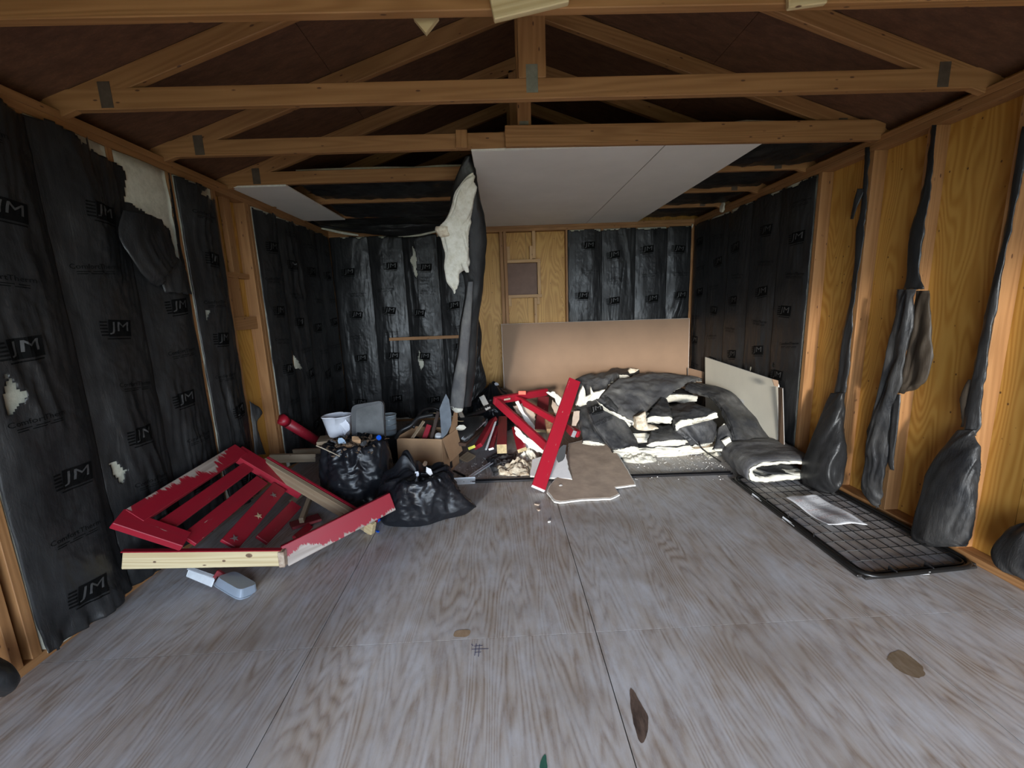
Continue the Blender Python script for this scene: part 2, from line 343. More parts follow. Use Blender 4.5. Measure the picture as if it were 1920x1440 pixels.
ground = struct(sbox('ground', (-40, -40, -.30), (40, YF-.06, -.20), earth))

for k in range(6):
    y0 = YF+k*1.2192+.08; y1 = min(y0+1.2192, YO)
    for X0, X1, w in ((XO, XO+.012, wall_right), (XI-.012, XI, wall_left)):
        sbox('plywood_panel', (X0, y0+.0015, -.02), (X1, y1-.0015, 2.44), ply_wall, w)
for k in range(4):
    x0 = XI+k*1.2192 if k else XI; x1 = min(XI+(k+1)*1.2192, XO)
    sbox('plywood_panel', (x0+.0015, YO, -.02), (x1-.0015, YO+.012, 2.44), ply_wall, wall_back)
def side_wall(w, X0, X1, ys):
    xm = (X0+X1)/2
    block('bottom_plate', (X0, YF, 0), (X1, YB, TK), pine, w)
    block('top_plate', (X0, YF, ZP-2*TK), (X1, YB, ZP-TK-.001), pine, w)
    block('top_plate', (X0, YF, ZP-TK), (X1, YB, ZP), pine, w)
    for y in ys: block('stud', (X0, y, TK), (X1, y+TK, ZP-2*TK), pine, w)
side_wall(wall_right, XR, XO, [-1.88, -1.66, -1.26, -.85, -.45, -.04, .37, .78, 1.19, 1.60, 1.995, 2.425, 2.80, 3.235, 3.64, 4.05, 4.455, 4.86, 5.25])
side_wall(wall_left, XI, XL, [-1.88, -1.66, -1.26, -.85, -.45, -.04, .37, .78, 1.17, 1.495, 1.565, 1.995, 2.405, 2.81, 3.215, 3.60, 3.645, 4.04, 4.45, 4.86, 5.25])
block('bottom_plate', (XL, YB, 0), (XR, YO, TK), pine, wall_back)
block('top_plate', (XL, YB, ZP-2*TK), (XR, YO, ZP-TK-.001), pine, wall_back); block('top_plate', (XL, YB, ZP-TK), (XR, YO, ZP), pine, wall_back)
for x in (XL, -1.54, -1.13, -.72, -.31, .04, .085, .84, 1.27, 1.68, 2.07, XR-TK): block('stud', (x, YB, TK), (x+TK, YO, ZP-2*TK), pine, wall_back)
pine_frame = lumber('pale_frame_pine', (.56, .35, .17), (.42, .24, .10))
# cut-out frame in the back wall: short studs, two cross blocks and a cover board in it
block('stud', (.435, YB, 1.97), (.475, YO, ZP-2*TK), pine_frame, wall_back); block('stud', (.44, YB, TK), (.475, YO, 1.50), pine_frame, wall_back)
block('cross_block', (.123, YB-.004, 1.925), (.53, YO, 1.963), pine_frame, wall_back); block('cross_block', (.123, YB-.004, 1.505), (.54, YO, 1.543), pine_frame, wall_back)
block('stud', (.49, YB, 1.543), (.528, YO, 1.925), pine_frame, wall_back); block('scab_block', (.124, YB-.002, 1.963), (.16, YO, 2.12), pine_frame, wall_back); block('scab_block', (.40, YB-.002, 1.963), (.435, YO, 2.12), pine_frame, wall_back); block('scab_block', (.124, YB-.002, 1.41), (.16, YO, 1.505), pine_frame, wall_back)
block('scab_block', (.476, YB-.002, 1.42), (.51, YO, 1.505), pine_frame, wall_back)
sbox('cover_board', (.125, YB+.06, 1.545), (.488, YB+.066, 1.923), hardb, wall_back)
# blocking in the open stud bay of the left wall
block('cross_block', (XI, 3.254, 1.70), (XI+.05, 3.60, 1.74), pine, wall_left); block('cross_block', (XI+.02, 3.254, 1.30), (XI+.06, 3.60, 1.40), pine, wall_left)
block('scab_board', (XI+.012, 3.40, 1.74), (XI+.05, 3.48, ZP-2*TK), pine, wall_left)
block('scab_board', (XI+.012, 3.254, 1.40), (XI+.036, 3.47, 1.70), pine, wall_left)
# roof
PIT_R = .345; ZR = 3.10   # underside of the top chords at the ridge
def zt(x): return ZR-PIT_R*abs(x-XC)
cs = math.cos(math.atan(PIT_R)); dch = TH/cs
rd = struct(prism('ceiling', [(XI-.1, YF-.1, zt(XI-.1)+dch+.014), (XC, YF-.1, ZR+dch+.014), (XO+.1, YF-.1, zt(XO+.1)+dch+.014), (XO+.1, YF-.1, zt(XO+.1)+dch+.05), (XC, YF-.1, ZR+dch+.05), (XI-.1, YF-.1, zt(XI-.1)+dch+.05)], (0, YO-YF+.2, 0), siding))
for s in (-1, 1):
    for r, (a, b) in enumerate(((0, 1.21), (1.213, 2.42))):
        for k in range(-2, 4):
            y0 = max(YF, -.85+k*2.4384-(1.2192 if r else 0)+1.2); y1 = min(YO, -.85+(k+1)*2.4384-(1.2192 if r else 0)+1.2)
            if y1-y0 < .1: continue
            P = [(XC+s*a*cs, zt(XC+s*a*cs)+dch+.001), (XC+s*b*cs, zt(XC+s*b*cs)+dch+.001)]
            prism('osb_panel', [(P[0][0], y0+.001, P[0][1]), (P[1][0], y0+.001, P[1][1]), (P[1][0], y1-.001, P[1][1]), (P[0][0], y1-.001, P[0][1])], (0, 0, .011), osb_m, rd)
# trusses
ordn = ['nearest whole roof truss, its chord crossing the top edge of the photo', 'second roof truss, long chord with the plated king post above it', 'third roof truss, at the near edge of the ceiling drywall', 'fourth roof truss, short chord stretch seen left of the hanging batt', 'fifth roof truss, half hidden by sagging black film', 'sixth roof truss, last chord before the back wall']
for k in range(-5, 6):
    T = 1.6225+.6096*k
    if k < 0: lab = 'roof truss overhead behind the camera, %s one from the doorway' % ['first', 'second', 'third', 'fourth', 'fifth'][k+5]
    else: lab = ordn[k]+', pine'
    t = thing('roof_truss', (XC, T-TK/2, ZP), 'pine '+lab.replace(', pine', ''), 'roof truss', 'roof trusses')
    ym = T-TK/2
    beam('bottom_chord', (XI+.02, ym, ZP+TH/2), (XO-.02, ym, ZP+TH/2), TH, TK, pine, t, seg=10)
    for s, xe in ((-1, XI-.05), (1, XO+.05)):
        beam('top_chord', (xe, ym, zt(xe)+dch/2), (XC-s*.0, ym, ZR+dch/2-.004), TH, TK-.001, pine, t, seg=3)
        for f in (-1, 1):
            gx = xe-s*.36; beam('gusset_plate', (gx-.028, ym+f*.0205, ZP+.06), (gx+.028, ym+f*.0205, ZP+.06), .11, .0015, gusset_d, t, ch=.0004, seg=1)
    pw = .13 if k != 2 else .085; beam('king_post', (XC-.01, ym-.0005, ZP+TH+.001), (XC-.01, ym-.0005, ZR-.005), TK-.002, pw, pine, t, up=(0, 1, 0))
    beam('gusset_plate', (XC-.04, ym-.021, ZP+.085), (XC+.015, ym-.021, ZP+.085), .12, .0015, gusset_m, t, ch=.0004, seg=1)
    if k == 0:
        Y = T-TK-.014; beam('scab_board', at(921, 12, Y), at(1062, -22, Y), .085, .025, pine_pale, t); 
        prism('splinter_block', [at(775, 32, T+.03), at(798, 60, T+.03), at(822, 30, T+.03), at(815, -20, T+.03), at(775, -20, T+.03)][::-1], (0, .02, 0), pine_pale, t)
        beam('scab_board', at(1476, 4, Y), at(1548, -6, Y), .04, .02, pine_pale, t)
    if k == 2:
        beam('sister_board', at(947, 255, T-TK-.02), at(1656, 243, T-TK-.02), .118, .036, pine, t, seg=8)
        beam('nail_block', at(866, 276, T-TK-.012), at(865, 242, T-TK-.012), .07, .02, pine, t, up=(1, 0, 0), seg=1)
# drywall on the ceiling
def sheet(name, quad, th, label, mats, up=(0, 0, -1), cat='drywall', group=None, amp=.0, seed=0, core='gypsum_core', n=None, fix=None):
    """board from corner points: a core with a paper face on each side"""
    P = [A(p, float) for p in quad]
    if amp: P = jag(P, amp, .035, seed)
    nn = nz(np.asarray(up, float)); c = sum(P)/len(P); t = thing(name, (c[0], c[1], min(p[2] for p in P)), label, cat, group)
    prism(core, [p for p in P], nn*th*.86, mats[1], t)
    for off, m, k in ((-.07*th, mats[0], 0), (th*.86, mats[2] if len(mats) > 2 else mats[0], 1)):
        prism('paper_face', [p*1+(c-p)*.004+nn*off for p in P], nn*th*.07, m, t)
    return t
zc = ZP-.0005
sheet('ceiling_drywall', [(-.13, 2.815, zc), (1.073, 2.80, zc), (1.085, 5.285, zc), (-.12, 5.285, zc)], .0127, 'wide grey-white drywall sheet nailed under the ceiling trusses, left of the joint', (dw_white, gyps), group=None)
sheet('ceiling_drywall', [(1.079, 2.80, zc), (1.70, 2.79, zc), (1.71, 5.285, zc), (1.091, 5.285, zc)], .0127, 'narrow drywall strip under the ceiling trusses, right of the slanting joint', (dw_white, gyps))
sheet('ceiling_drywall', [(-1.975, 3.42, zc), (-1.56, 3.42, zc), (-1.56, 4.66, zc), (-1.975, 4.66, zc)], .0127, 'small drywall piece under the trusses beside the left wall', (dw_white, gyps))

# ------------------------------------------------------------------ insulation
def text_mesh(s):
    cu = bpy.data.curves.new('t', 'FONT'); cu.body = s; cu.align_x = 'CENTER'; cu.align_y = 'CENTER'; cu.resolution_u = 2
    o = bpy.data.objects.new('t', cu); C.objects.link(o); dg = bpy.context.evaluated_depsgraph_get(); me = bpy.data.meshes.new_from_object(o.evaluated_get(dg))
    bm = bmesh.new(); bm.from_mesh(me); bmesh.ops.triangulate(bm, faces=bm.faces)
    for _ in range(3):
        e = [e for e in bm.edges if e.calc_length() > .22]
        if e: bmesh.ops.subdivide_edges(bm, edges=e, cuts=1); bmesh.ops.triangulate(bm, faces=bm.faces)
    V = A([v.co[:2] for v in bm.verts]); F = [tuple(v.index for v in f.verts) for f in bm.faces]; bm.free()
    bpy.data.objects.remove(o); bpy.data.curves.remove(cu); return V-(V.min(0)+V.max(0))/2, F
JM = text_mesh('JM'); CT = text_mesh('ComfortTherm')
JMs = JM[0]/(JM[0].max(0)-JM[0].min(0))*A([.105, .062]); CTs = CT[0]/(CT[0].max(0)-CT[0].min(0))*A([.25, .026])
def logo_2d(cx, cy, tilt=0.):
    """dark block with speed lines at its left and two light letters: (verts2d, faces, material index, lift)"""
    V = []; F = []; mi = []; L = []
    def gridpatch(x0, x1, y0, y1, n, m, sl=0, k=0, lift=0.):
        o = len(V)
        for i in range(n):
            for j in range(m):
                b = i/(n-1); V.append((x0+(x1-x0)*j/(m-1)+sl*b, y0+(y1-y0)*b)); L.append(lift)
        for q in grid_faces(n, m, o): F.append(q); mi.append(k)
    gridpatch(-.062, .066, -.042, .042, 8, 12, .008)
    for y in (-.034, -.018, -.002, .014, .030): gridpatch(-.098+.1*abs(y), -.062, y-.004, y+.004, 2, 5)
    gridpatch(-.07, .06, -.056, -.05, 2, 12)
    o = len(V)
    for v in JMs: V.append((v[0]*.98+v[1]*.15, v[1])); L.append(.0012)
    for f in JM[1]: F.append(tuple(i+o for i in f)); mi.append(1)
    V = A(V); c, s = math.cos(tilt), math.sin(tilt)
    return np.stack([V[:, 0]*c-V[:, 1]*s+cx, V[:, 0]*s+V[:, 1]*c+cy], 1), F, mi, A(L)
def text_2d(cx, cy, tilt=0.):
    V = list(map(tuple, CTs)); F = list(CT[1]); mi = [0]*len(F)
    for q in range(2):
        o = len(V); y = -.028-.012*q
        for j in range(14): V += [(-.1+.2*j/13, y-.002), (-.1+.2*j/13, y+.002)]
        for j in range(13):
            if (j+q) % 5 != 4: F.append((o+2*j, o+2*j+2, o+2*j+3, o+2*j+1)); mi.append(0)
    V = A(V); c, s = math.cos(tilt), math.sin(tilt)
    return np.stack([V[:, 0]*c-V[:, 1]*s+cx, V[:, 0]*s+V[:, 1]*c+cy], 1), F, mi, np.zeros(len(V))
def wall_batt(label, O, U, N, w, z0, z1, seed, holes=(), bulge=.03, marks=True, mt=None, wr=1., keep_fn=None, group=None, nm='insulation_batt', edge=.007, logos=True):
    """one stud-bay batt: black film with bulge, folds and tears over a fibre core. s runs along U, t up"""
    O = A(O, float); U = A(U, float); N = A(N, float); h = z1-z0
    n, m = int(h/.0095), max(20, int(w/.0085)); T, S = np.meshgrid(np.linspace(0, h, n), np.linspace(0, w, m), indexing='ij')
    sw = S+.022*fbm(T*2.1, S*0+seed, seed)*np.sin(np.pi*S/w)+.05*np.sin(np.pi*S/w)*vn(T*1.1, S*0, seed+3)
    e = np.clip(np.sin(np.pi*S/w), 0, 1)
    D = bulge*e**.8*(1+.35*vn(T*1.7, S*2, seed+1))
    D += wr*e**.7*(.012*vn(sw*7, T*.9+sw*2, seed+2)+np.clip(vn(sw*2.5+3, T*1.6, seed+5)+.35, 0, 1)*(.012*rdg(sw*13+T*1.2, T*1.1, seed+4)+.006*rdg(sw*34-T*3, T*3, seed+8))+.006*fbm(S*7, T*5, seed+6)+.0016*rdg(S*40+T*24, T*26, seed+10))
    D += .004+.006*S/w+.0035*rdg(S*30, T*6, seed+12)*(1-e)
    D += .02*wr*np.exp(-(T/.12)**2)*(.5+fbm(S*14, T*5, seed+13))
    P = O+S[..., None]*U+D[..., None]*N; P[..., 2] += z0+T
    keep = np.ones((n-1, m-1), bool); sc = S[:-1, :-1]; tc = T[:-1, :-1]
    ax = 1 if abs(U[1]) > .5 else 0; H = O[ax]+U[ax]*sc; Z = z0+tc
    H2 = H+.012*fbm(Z*14, H*14, seed+20); Z2 = Z+.012*fbm(H*15, Z*15, seed+21)
    for poly in holes:
        keep &= ~inpoly(H2, Z2, poly)
    top = h-.004-.018*(fbm(sc*11, sc*0, seed+22)+.6); keep &= tc < top
    keep &= tc > .012*(fbm(sc*10, sc*0+4, seed+23)+1)
    t = thing(nm, tuple(O+U*w/2+A([0, 0, z0])), label, 'insulation', group)
    f = add('plastic_facing', P.reshape(-1, 3), grid_faces(n, m, keep=keep, flip=(np.cross(U, [0, 0, 1.])@N) < 0), mt or film_wall, t, smooth=True, solid=.0015)
    # fibre core a little behind the film, filling the bay
    nc, mc = int(h/.05), 10; Tc, Sc = np.meshgrid(np.linspace(0, h, nc), np.linspace(.016, w-.016, mc), indexing='ij')
    Dc = (-.006+.018*np.sin(np.pi*Sc/w)**.5+.006*fbm(Sc*12, Tc*9, seed+30)); Pc = O+Sc[..., None]*U+Dc[..., None]*N; Pc[..., 2] += z0+Tc
    Pb = O+Sc[..., None]*U-.07*N; Pb[..., 2] += z0+Tc; nn_ = nc*mc; fp = (np.cross(U, [0, 0, 1.])@N) < 0
    Fc = grid_faces(nc, mc, flip=fp)+grid_faces(nc, mc, nn_, flip=not fp)
    b = [i*mc for i in range(nc)]; b2 = [i*mc+mc-1 for i in range(nc)]; r0 = list(range(mc)); r1 = list(range((nc-1)*mc, nc*mc))
    for line in (b, b2, r0, r1): Fc += [(line[i], line[i+1], line[i+1]+nn_, line[i]+nn_) for i in range(len(line)-1)]
    add('fiberglass_core', np.vstack([Pc.reshape(-1, 3), Pb.reshape(-1, 3)]), Fc, fiber_w, t, smooth=True)
    if logos:
        rr = np.random.RandomState(seed); z = .12+rr.uniform(0, .25); q = 0
        while z < h-.12:
            V2, Fm, mi, L = logo_2d(0, 0, rr.uniform(-.12, .12)) if q % 2 == 0 else text_2d(0, 0, rr.uniform(-.1, .1))
            sgn = 1 if (np.cross(U, [0, 0, 1.])@N) > 0 else -1; sc_ = 1. if q % 2 == 0 else .85
            s2 = w*.5+rr.uniform(-.06, .06)+V2[:, 0]*sgn*sc_; t2 = z+V2[:, 1]*sc_
            fi = np.clip(t2/h*(n-1), 0, n-1.001); fj = np.clip(s2/w*(m-1), 0, m-1.001); i0 = fi.astype(int); j0 = fj.astype(int); a = fi-i0; bb = fj-j0
            d = (D[i0, j0]*(1-a)*(1-bb)+D[i0+1, j0]*a*(1-bb)+D[i0, j0+1]*(1-a)*bb+D[i0+1, j0+1]*a*bb)+.0035+L
            pp = O+s2[:, None]*U+d[:, None]*N; pp[:, 2] += z0+t2
            hc = O[ax]+U[ax]*w*.5; bad = any(inpoly(A([hc]), A([z0+z]), p)[0] for p in holes)
            if not bad: add('printed_logo' if q % 2 == 0 else 'printed_text', pp, Fm, [ink, ink_l], f, mi=mi)
            z += .27+rr.uniform(-.02, .03); q += 1
    return t
def hl(X, pts): return [tuple(wx(u, v, X)[1:]) for u, v in pts]
def hb(pts, Y=YB): return [tuple(at(u, v, Y)[[0, 2]]) for u, v in pts]
XF = XL+.03
# left wall: holes in wall coordinates taken from the tears in the photograph
tear1 = hl(XL+.05, [(100, 180), (107, 222), (145, 267), (156, 268), (160, 258), (168, 280), (239, 312), (244, 345), (242, 376), (275, 397), (317, 430), (320, 485), (342, 508), (336, 428), (322, 300), (250, 255), (157, 215)])
tearA = hl(XF, [(0, 700), (12, 720), (35, 745), (8, 785), (0, 780)])
tearB = hl(XF, [(208, 866), (222, 866), (234, 885), (229, 912), (218, 893)])
tearC = hl(XF, [(385, 578), (393, 580), (388, 598)])
tearD = hl(XF, [(352, 335), (375, 352), (366, 368), (420, 378), (418, 340), (385, 325)])
tearE = hl(XF, [(520, 405), (545, 412), (540, 424), (522, 420)])
tearF = hl(XF, [(545, 655), (556, 668), (565, 690), (556, 694), (548, 680)])
gl = 'black-faced batts in the left wall'
LW = [(1.603, 2.011, 'nearest black batt on the left wall, hanging loose to the floor beside bare studs', [tear1, tearA], 11),
      (2.005, 2.417, 'second black batt from the camera on the left wall, torn away at its top', [tear1, tearB], 23),
      (2.41, 2.812, 'black batt on the left wall with the big torn corner showing pale fibre', [tear1, tearB], 37),
      (2.852, 3.212, 'narrow black batt between two bare studs of the left wall', [tearD, tearC], 41),
      (3.686, 4.051, 'black batt just behind the open stud bay of the left wall', [tearE, tearF], 53),
      (4.045, 4.461, 'black batt behind the white paper bin on the left wall', [tearF], 67),
      (4.455, 4.871, 'last but one black batt of the left wall before the corner', [], 71),
      (4.865, 5.245, 'black batt of the left wall in the back corner', [], 83)]
for y0, y1, lab, hs, sd in LW:
    wall_batt(lab, (XL, y0, 0), (0, 1, 0), (1, 0, 0), y1-y0, .03 if y0 > 1.7 else .02, 2.285, sd, hs, bulge=.045 if y0 < 2.9 else .035, wr=1.15, group=None)
# right wall far part
RW = [(3.28, 3.657, 'nearest black batt of the right wall, beside the bare stud', 91), (3.651, 4.066, 'second black batt on the right wall, behind the cream board', 97), (4.06, 4.471, 'third black batt on the right wall, above the cream board', 103), (4.465, 4.876, 'fourth black batt on the right wall, near the corner', 107), (4.87, 5.25, 'corner black batt at the far end of the right wall', 113)]
spot = hl(XR-.03, [(1446, 686), (1449, 683), (1451, 688), (1448, 690)])
for y0, y1, lab, sd in RW:
    wall_batt(lab, (XR, y0, 0), (0, 1, 0), (-1, 0, 0), y1-y0, .03, 2.285, sd, [spot], bulge=.018, wr=.5)
# back wall
bt1 = hb([(775, 460), (781, 480), (784, 515), (780, 522), (776, 500), (771, 490)]); bt2 = hb([(786, 655), (793, 670), (798, 682), (790, 694), (785, 672)]); bt3 = hb([(690, 680), (696, 684), (692, 690)])
BW = [(XL+.005, -1.524, 'leftmost black batt of the back wall, in the dark corner', [], 127), (-1.53, -1.119, 'second black batt from the left on the back wall, long glossy folds', [bt3], 131), (-1.125, -.709, 'third black batt from the left on the back wall, with slits showing fibre', [bt1, bt2], 139), (-.715, -.31, 'fourth black batt from the left on the back wall, half behind the hanging batt', [bt1, bt2], 149)]
for x0, x1, lab, hs, sd in BW: wall_batt(lab, (x0, YB, 0), (1, 0, 0), (0, -1, 0), x1-x0, .03, 2.285, sd, hs, bulge=.03, wr=.8)
for x0, x1, lab, sd in [(.862, 1.281, 'black batt on the back wall right beside the bare plywood', 151), (1.275, 1.691, 'black batt on the back wall above the middle of the brown board', 157), (1.685, 2.081, 'black batt on the back wall above the right part of the brown board', 163), (2.075, 2.375, 'rightmost black batt of the back wall, in the corner', 167)]:
    wall_batt(lab, (x0, YB, 0), (1, 0, 0), (0, -1, 0), x1-x0, .03, 2.285, sd, [], bulge=.02, wr=.6, mt=film_wall)
block('board', A([-1.36, YB-.085, 1.045]), A([-.50, YB-.06, 1.083]), pine)['label'] = 'short pine strip nailed level across the black batts of the back wall'
bpy.data.objects['board']['category'] = 'board'

# ceiling insulation lying between and sagging under the trusses
def ceil_batt(label, x0, x1, y0, y1, z, sag, seed, film_=film_wall):
    n, m = 60, 24; S, T = np.meshgrid(np.linspace(0, 1, n), np.linspace(0, 1, m), indexing='ij')
    Z = z-sag*np.sin(np.pi*T)**.7*(1+.4*vn(S*4, T, seed))*(.35+.65*np.sin(np.pi*np.clip(S*1.02, 0, 1))**.5)-.008*rdg(S*7+T, T*5, seed+1)-.006*fbm(S*20, T*7, seed+2)
    P = np.stack([x0+(x1-x0)*S, y0+(y1-y0)*T, Z], -1); t = thing('ceiling_batt', ((x0+x1)/2, (y0+y1)/2, z), label, 'insulation')
    add('plastic_facing', P.reshape(-1, 3), grid_faces(n, m, flip=True), film_, t, smooth=True, solid=.0015)
    V, F = shell_box('', (x0+.01, y0+.005, z+.012), (x1-.01, y1-.005, z+.09), None)
    bm = bmesh.new(); vs = [bm.verts.new(v) for v in V]; [bm.faces.new([vs[i] for i in f]) for f in F]; bmesh.ops.subdivide_edges(bm, edges=bm.edges[:], cuts=5, use_grid_fill=True)
    V = A([v.co[:] for v in bm.verts]); bm.verts.index_update(); F = [tuple(v.index for v in f.verts) for f in bm.faces]; bm.free(); V = V+n3(V, 9, seed)*.012
    V[:, 1] = np.clip(V[:, 1], y0+.002, y1-.002); V[:, 2] = np.maximum(V[:, 2], z+.006); add('fiberglass_core', V, F, fiber_w, t, smooth=True)
    return t
TY = [1.6225+.6096*k for k in range(7)]; TY[6] = 5.29+TK
for k, w1, w2 in ((2, 'third', 'fourth'), (3, 'fourth', 'fifth'), (4, 'fifth', 'sixth'), (5, 'sixth', 'back')):
    y0 = TY[k]+.004; y1 = TY[k+1]-TK-.004
    ceil_batt('black batt on the right ceiling bay between the %s and %s trusses' % (w1, w2) if k < 5 else 'black batt in the last ceiling bay on the right by the back wall', 1.2, XR-.02, y0, y1, ZP+.035, .02, 200+k)
    if k >= 3: ceil_batt('black film batt sagging in the left ceiling bay between the %s and %s trusses' % (w1, w2) if k < 5 else 'black film batt sagging in the last left ceiling bay by the back wall', (-1.5 if k < 5 else XL+.03), -.16, y0, y1, ZP+(.03 if k != 4 else .01), .03 if k == 3 else .05, 210+k)
# torn film hanging in a swag below the left ceiling, over the fifth truss
def px_sheet(name, rows, mat, parent=None, n=60, m=16, depth=.02, seed=0, toward=(0, -1, 0), bulge=.03, solid=.002, jagged=.0, kind=None, smooth=True, fq=1.):
    """film between left/right edge points per row, in world points; displaced towards 'toward'"""
    R = crs(A([[np.asarray(a), np.asarray(b)] for a, b in rows]), n); S = np.linspace(0, 1, m)[None, :, None]
    P = R[:, None, 0]*(1-S)+R[:, None, 1]*S; t = np.linspace(0, 1, n)[:, None]; s = np.linspace(0, 1, m)[None, :]; tw = A(toward, float)
    wd_ = np.linalg.norm(R[:, 1]-R[:, 0], axis=1)[:, None]; ln = np.linalg.norm(np.diff(R.mean(1), axis=0), axis=1).sum()
    X = s*wd_; Y = t*ln+0*s
    D = bulge*np.sin(np.pi*s)**.7*np.minimum(1, wd_/.1)+depth*(.6*rdg(X*18*fq, Y*2.2, seed)+.35*rdg(X*38*fq+Y*2, Y*5, seed+1)+.4*fbm(X*10*fq, Y*7, seed+2))*np.minimum(1, wd_/.06)
    P = P+D[..., None]*tw
    if jagged:
        ex = nz(R[0, 1]-R[0, 0]); P[:, 0] += (fbm(Y[:, 0]*16, Y[:, 0]*0, seed+4)*jagged)[:, None]*ex; P[:, -1] += (fbm(Y[:, 0]*16, Y[:, 0]*0+9, seed+5)*jagged)[:, None]*ex
        P[-1, :, 2] -= np.abs(fbm(X[-1]*30, X[-1]*0, seed+6))*jagged*2
    return add(name, P.reshape(-1, 3), grid_faces(n, m), mat, parent, smooth=smooth, solid=solid, kind=kind)
def tube_px(name, rows, mat, parent=None, n=70, m=40, seed=0, depth=.5, wr=.012, fq=1., smooth=True, vec=None):
    """closed wrinkled body; each row: (left point, right point, half depth)"""
    L = crs(A([r[0] for r in rows]), n); Rr = crs(A([r[1] for r in rows]), n); dp = crs(A([[r[2]] for r in rows]), n)[:, 0]
    c = (L+Rr)/2; h = (Rr-L)/2; hw = np.linalg.norm(h, axis=1); th = np.linspace(0, 2*np.pi, m, endpoint=False)
    dirn = A(vec if vec is not None else (0, 1, 0), float); y = np.linspace(0, np.linalg.norm(np.diff(c, axis=0), axis=1).sum(), n)[:, None]
    ct, st = np.cos(th)[None], np.sin(th)[None]; cx = ct*1.+0*y; k = 1+0*cx
    per = np.abs(((th/np.pi) % 2)-1)[None]*hw[:, None]*2.2+0*y
    sup = lambda a: np.sign(a)*np.abs(a)**.8
    D = wr*(.7*rdg(per*16*fq, y*2, seed)+.4*rdg(per*34*fq+y*2, y*4.5, seed+1)+.35*fbm(per*9*fq, y*6, seed+2))
    k = 1+D/np.maximum(hw[:, None], .02)
    P = c[:, None]+h[:, None]*(sup(ct)*k)[..., None]+dirn*(dp[:, None]*sup(st)*k)[..., None]
    V = P.reshape(-1, 3); F = []
    for i in range(n-1):
        for j in range(m): a = i*m+j; b = i*m+(j+1) % m; F.append((a, b, b+m, a+m))
    F.append(tuple(range(m))[::-1]); F.append(tuple(range((n-1)*m, n*m)))
    return add(name, V, F, mat, parent, smooth=smooth)

sw = thing('torn_ceiling_film', (-1.1, 4.95, 2.28), 'torn black film hanging in a low swag below the left ceiling at the back wall', 'insulation')
px_sheet('film_swag', [(at(555, 412, 5.0), at(600, 425, 5.1)), (at(640, 411, 5.0), at(650, 432, 5.1)), (at(700, 412, 5.0), at(700, 438, 5.1)), (at(760, 412, 5.0), at(760, 441, 5.1)), (at(830, 408, 5.0), at(835, 428, 5.1))], film_wall, sw, seed=301, n=70, m=14)
px_sheet('fiber_edge', [(at(600, 424, 5.1), at(602, 428, 5.1)), (at(640, 432, 5.1), at(645, 438, 5.1)), (at(672, 438, 5.1), at(672, 441, 5.1))], fiber_w, sw, seed=303, n=30, m=5, depth=.004, bulge=.01)
px_sheet('fiber_edge', [(at(745, 438, 5.1), at(746, 442, 5.1)), (at(785, 437, 5.1), at(787, 441, 5.1)), (at(835, 424, 5.1), at(838, 428, 5.1))], fiber_w, sw, seed=305, n=30, m=5, depth=.004, bulge=.01)

# long batt hanging from the ceiling in the middle
def q(u, v): return 760+u/3., 280+v/3.
hb_ = thing('hanging_batt', (-.3, 3.5, .5), 'long black insulation batt hanging from the ceiling to the debris, cream fibre torn out', 'insulation')
def rw(ul, ur, v, Y, d): return (at(*q(ul, v), Y), at(*q(ur, v), Y), d)
tube_px('plastic_facing', [rw(335, 372, 40, 3.1, .02), rw(292, 398, 140, 3.15, .04), rw(262, 412, 260, 3.22, .05), rw(248, 448, 400, 3.3, .06), rw(270, 455, 560, 3.38, .06), rw(330, 440, 720, 3.45, .06), rw(330, 424, 850, 3.5, .06), rw(310, 412, 980, 3.56, .06), rw(290, 400, 1150, 3.62, .055), rw(265, 385, 1320, 3.68, .05), rw(245, 372, 1440, 3.72, .045)], film_wall, hb_, seed=311, wr=.008, n=110, m=56)
fs = tube_px('faded_fold', [rw(352, 385, 740, 3.36, .02), rw(330, 376, 900, 3.42, .022), rw(308, 362, 1050, 3.48, .025), rw(288, 350, 1200, 3.54, .025), rw(262, 335, 1340, 3.6, .025), rw(252, 326, 1440, 3.63, .025), rw(252, 320, 1450, 3.64, .02)], film_grey, hb_, seed=317, wr=.006)
tube_px('fiber_end', [rw(248, 320, 1440, 3.63, .02), rw(262, 318, 1462, 3.64, .02), rw(278, 300, 1475, 3.64, .01)], fiber, hb_, seed=319, n=14, m=24, wr=.01)
tube_px('fiberglass_tear', [rw(372, 384, 130, 3.05, .01), rw(322, 394, 180, 3.06, .03), rw(278, 388, 250, 3.1, .035), rw(262, 374, 330, 3.14, .04), rw(238, 362, 390, 3.2, .045), rw(205, 350, 440, 3.22, .045), rw(222, 346, 520, 3.25, .045), rw(240, 350, 590, 3.28, .045), rw(234, 350, 650, 3.3, .04), rw(236, 316, 690, 3.32, .035), rw(244, 302, 740, 3.33, .025), rw(262, 290, 780, 3.33, .012), rw(272, 279, 808, 3.33, .006)], fiber, hb_, seed=323, wr=.019, n=110, m=60, fq=1.3)
tube_px('fiberglass_tuft', [rw(172, 232, 432, 3.2, .02), rw(170, 240, 455, 3.2, .03), rw(186, 236, 478, 3.2, .02), rw(196, 220, 488, 3.2, .008)], fiber_d, hb_, seed=329, wr=.02, n=26, m=26)
tube_px('fiberglass_tuft', [rw(316, 350, 640, 3.27, .02), rw(326, 352, 665, 3.27, .016), rw(342, 354, 688, 3.27, .006)], fiber, hb_, seed=331, wr=.01, n=20, m=20)
lf = thing('loose_film', (-.1, 4.6, .5), 'crumpled glossy black film hanging behind the long hanging batt', 'insulation')
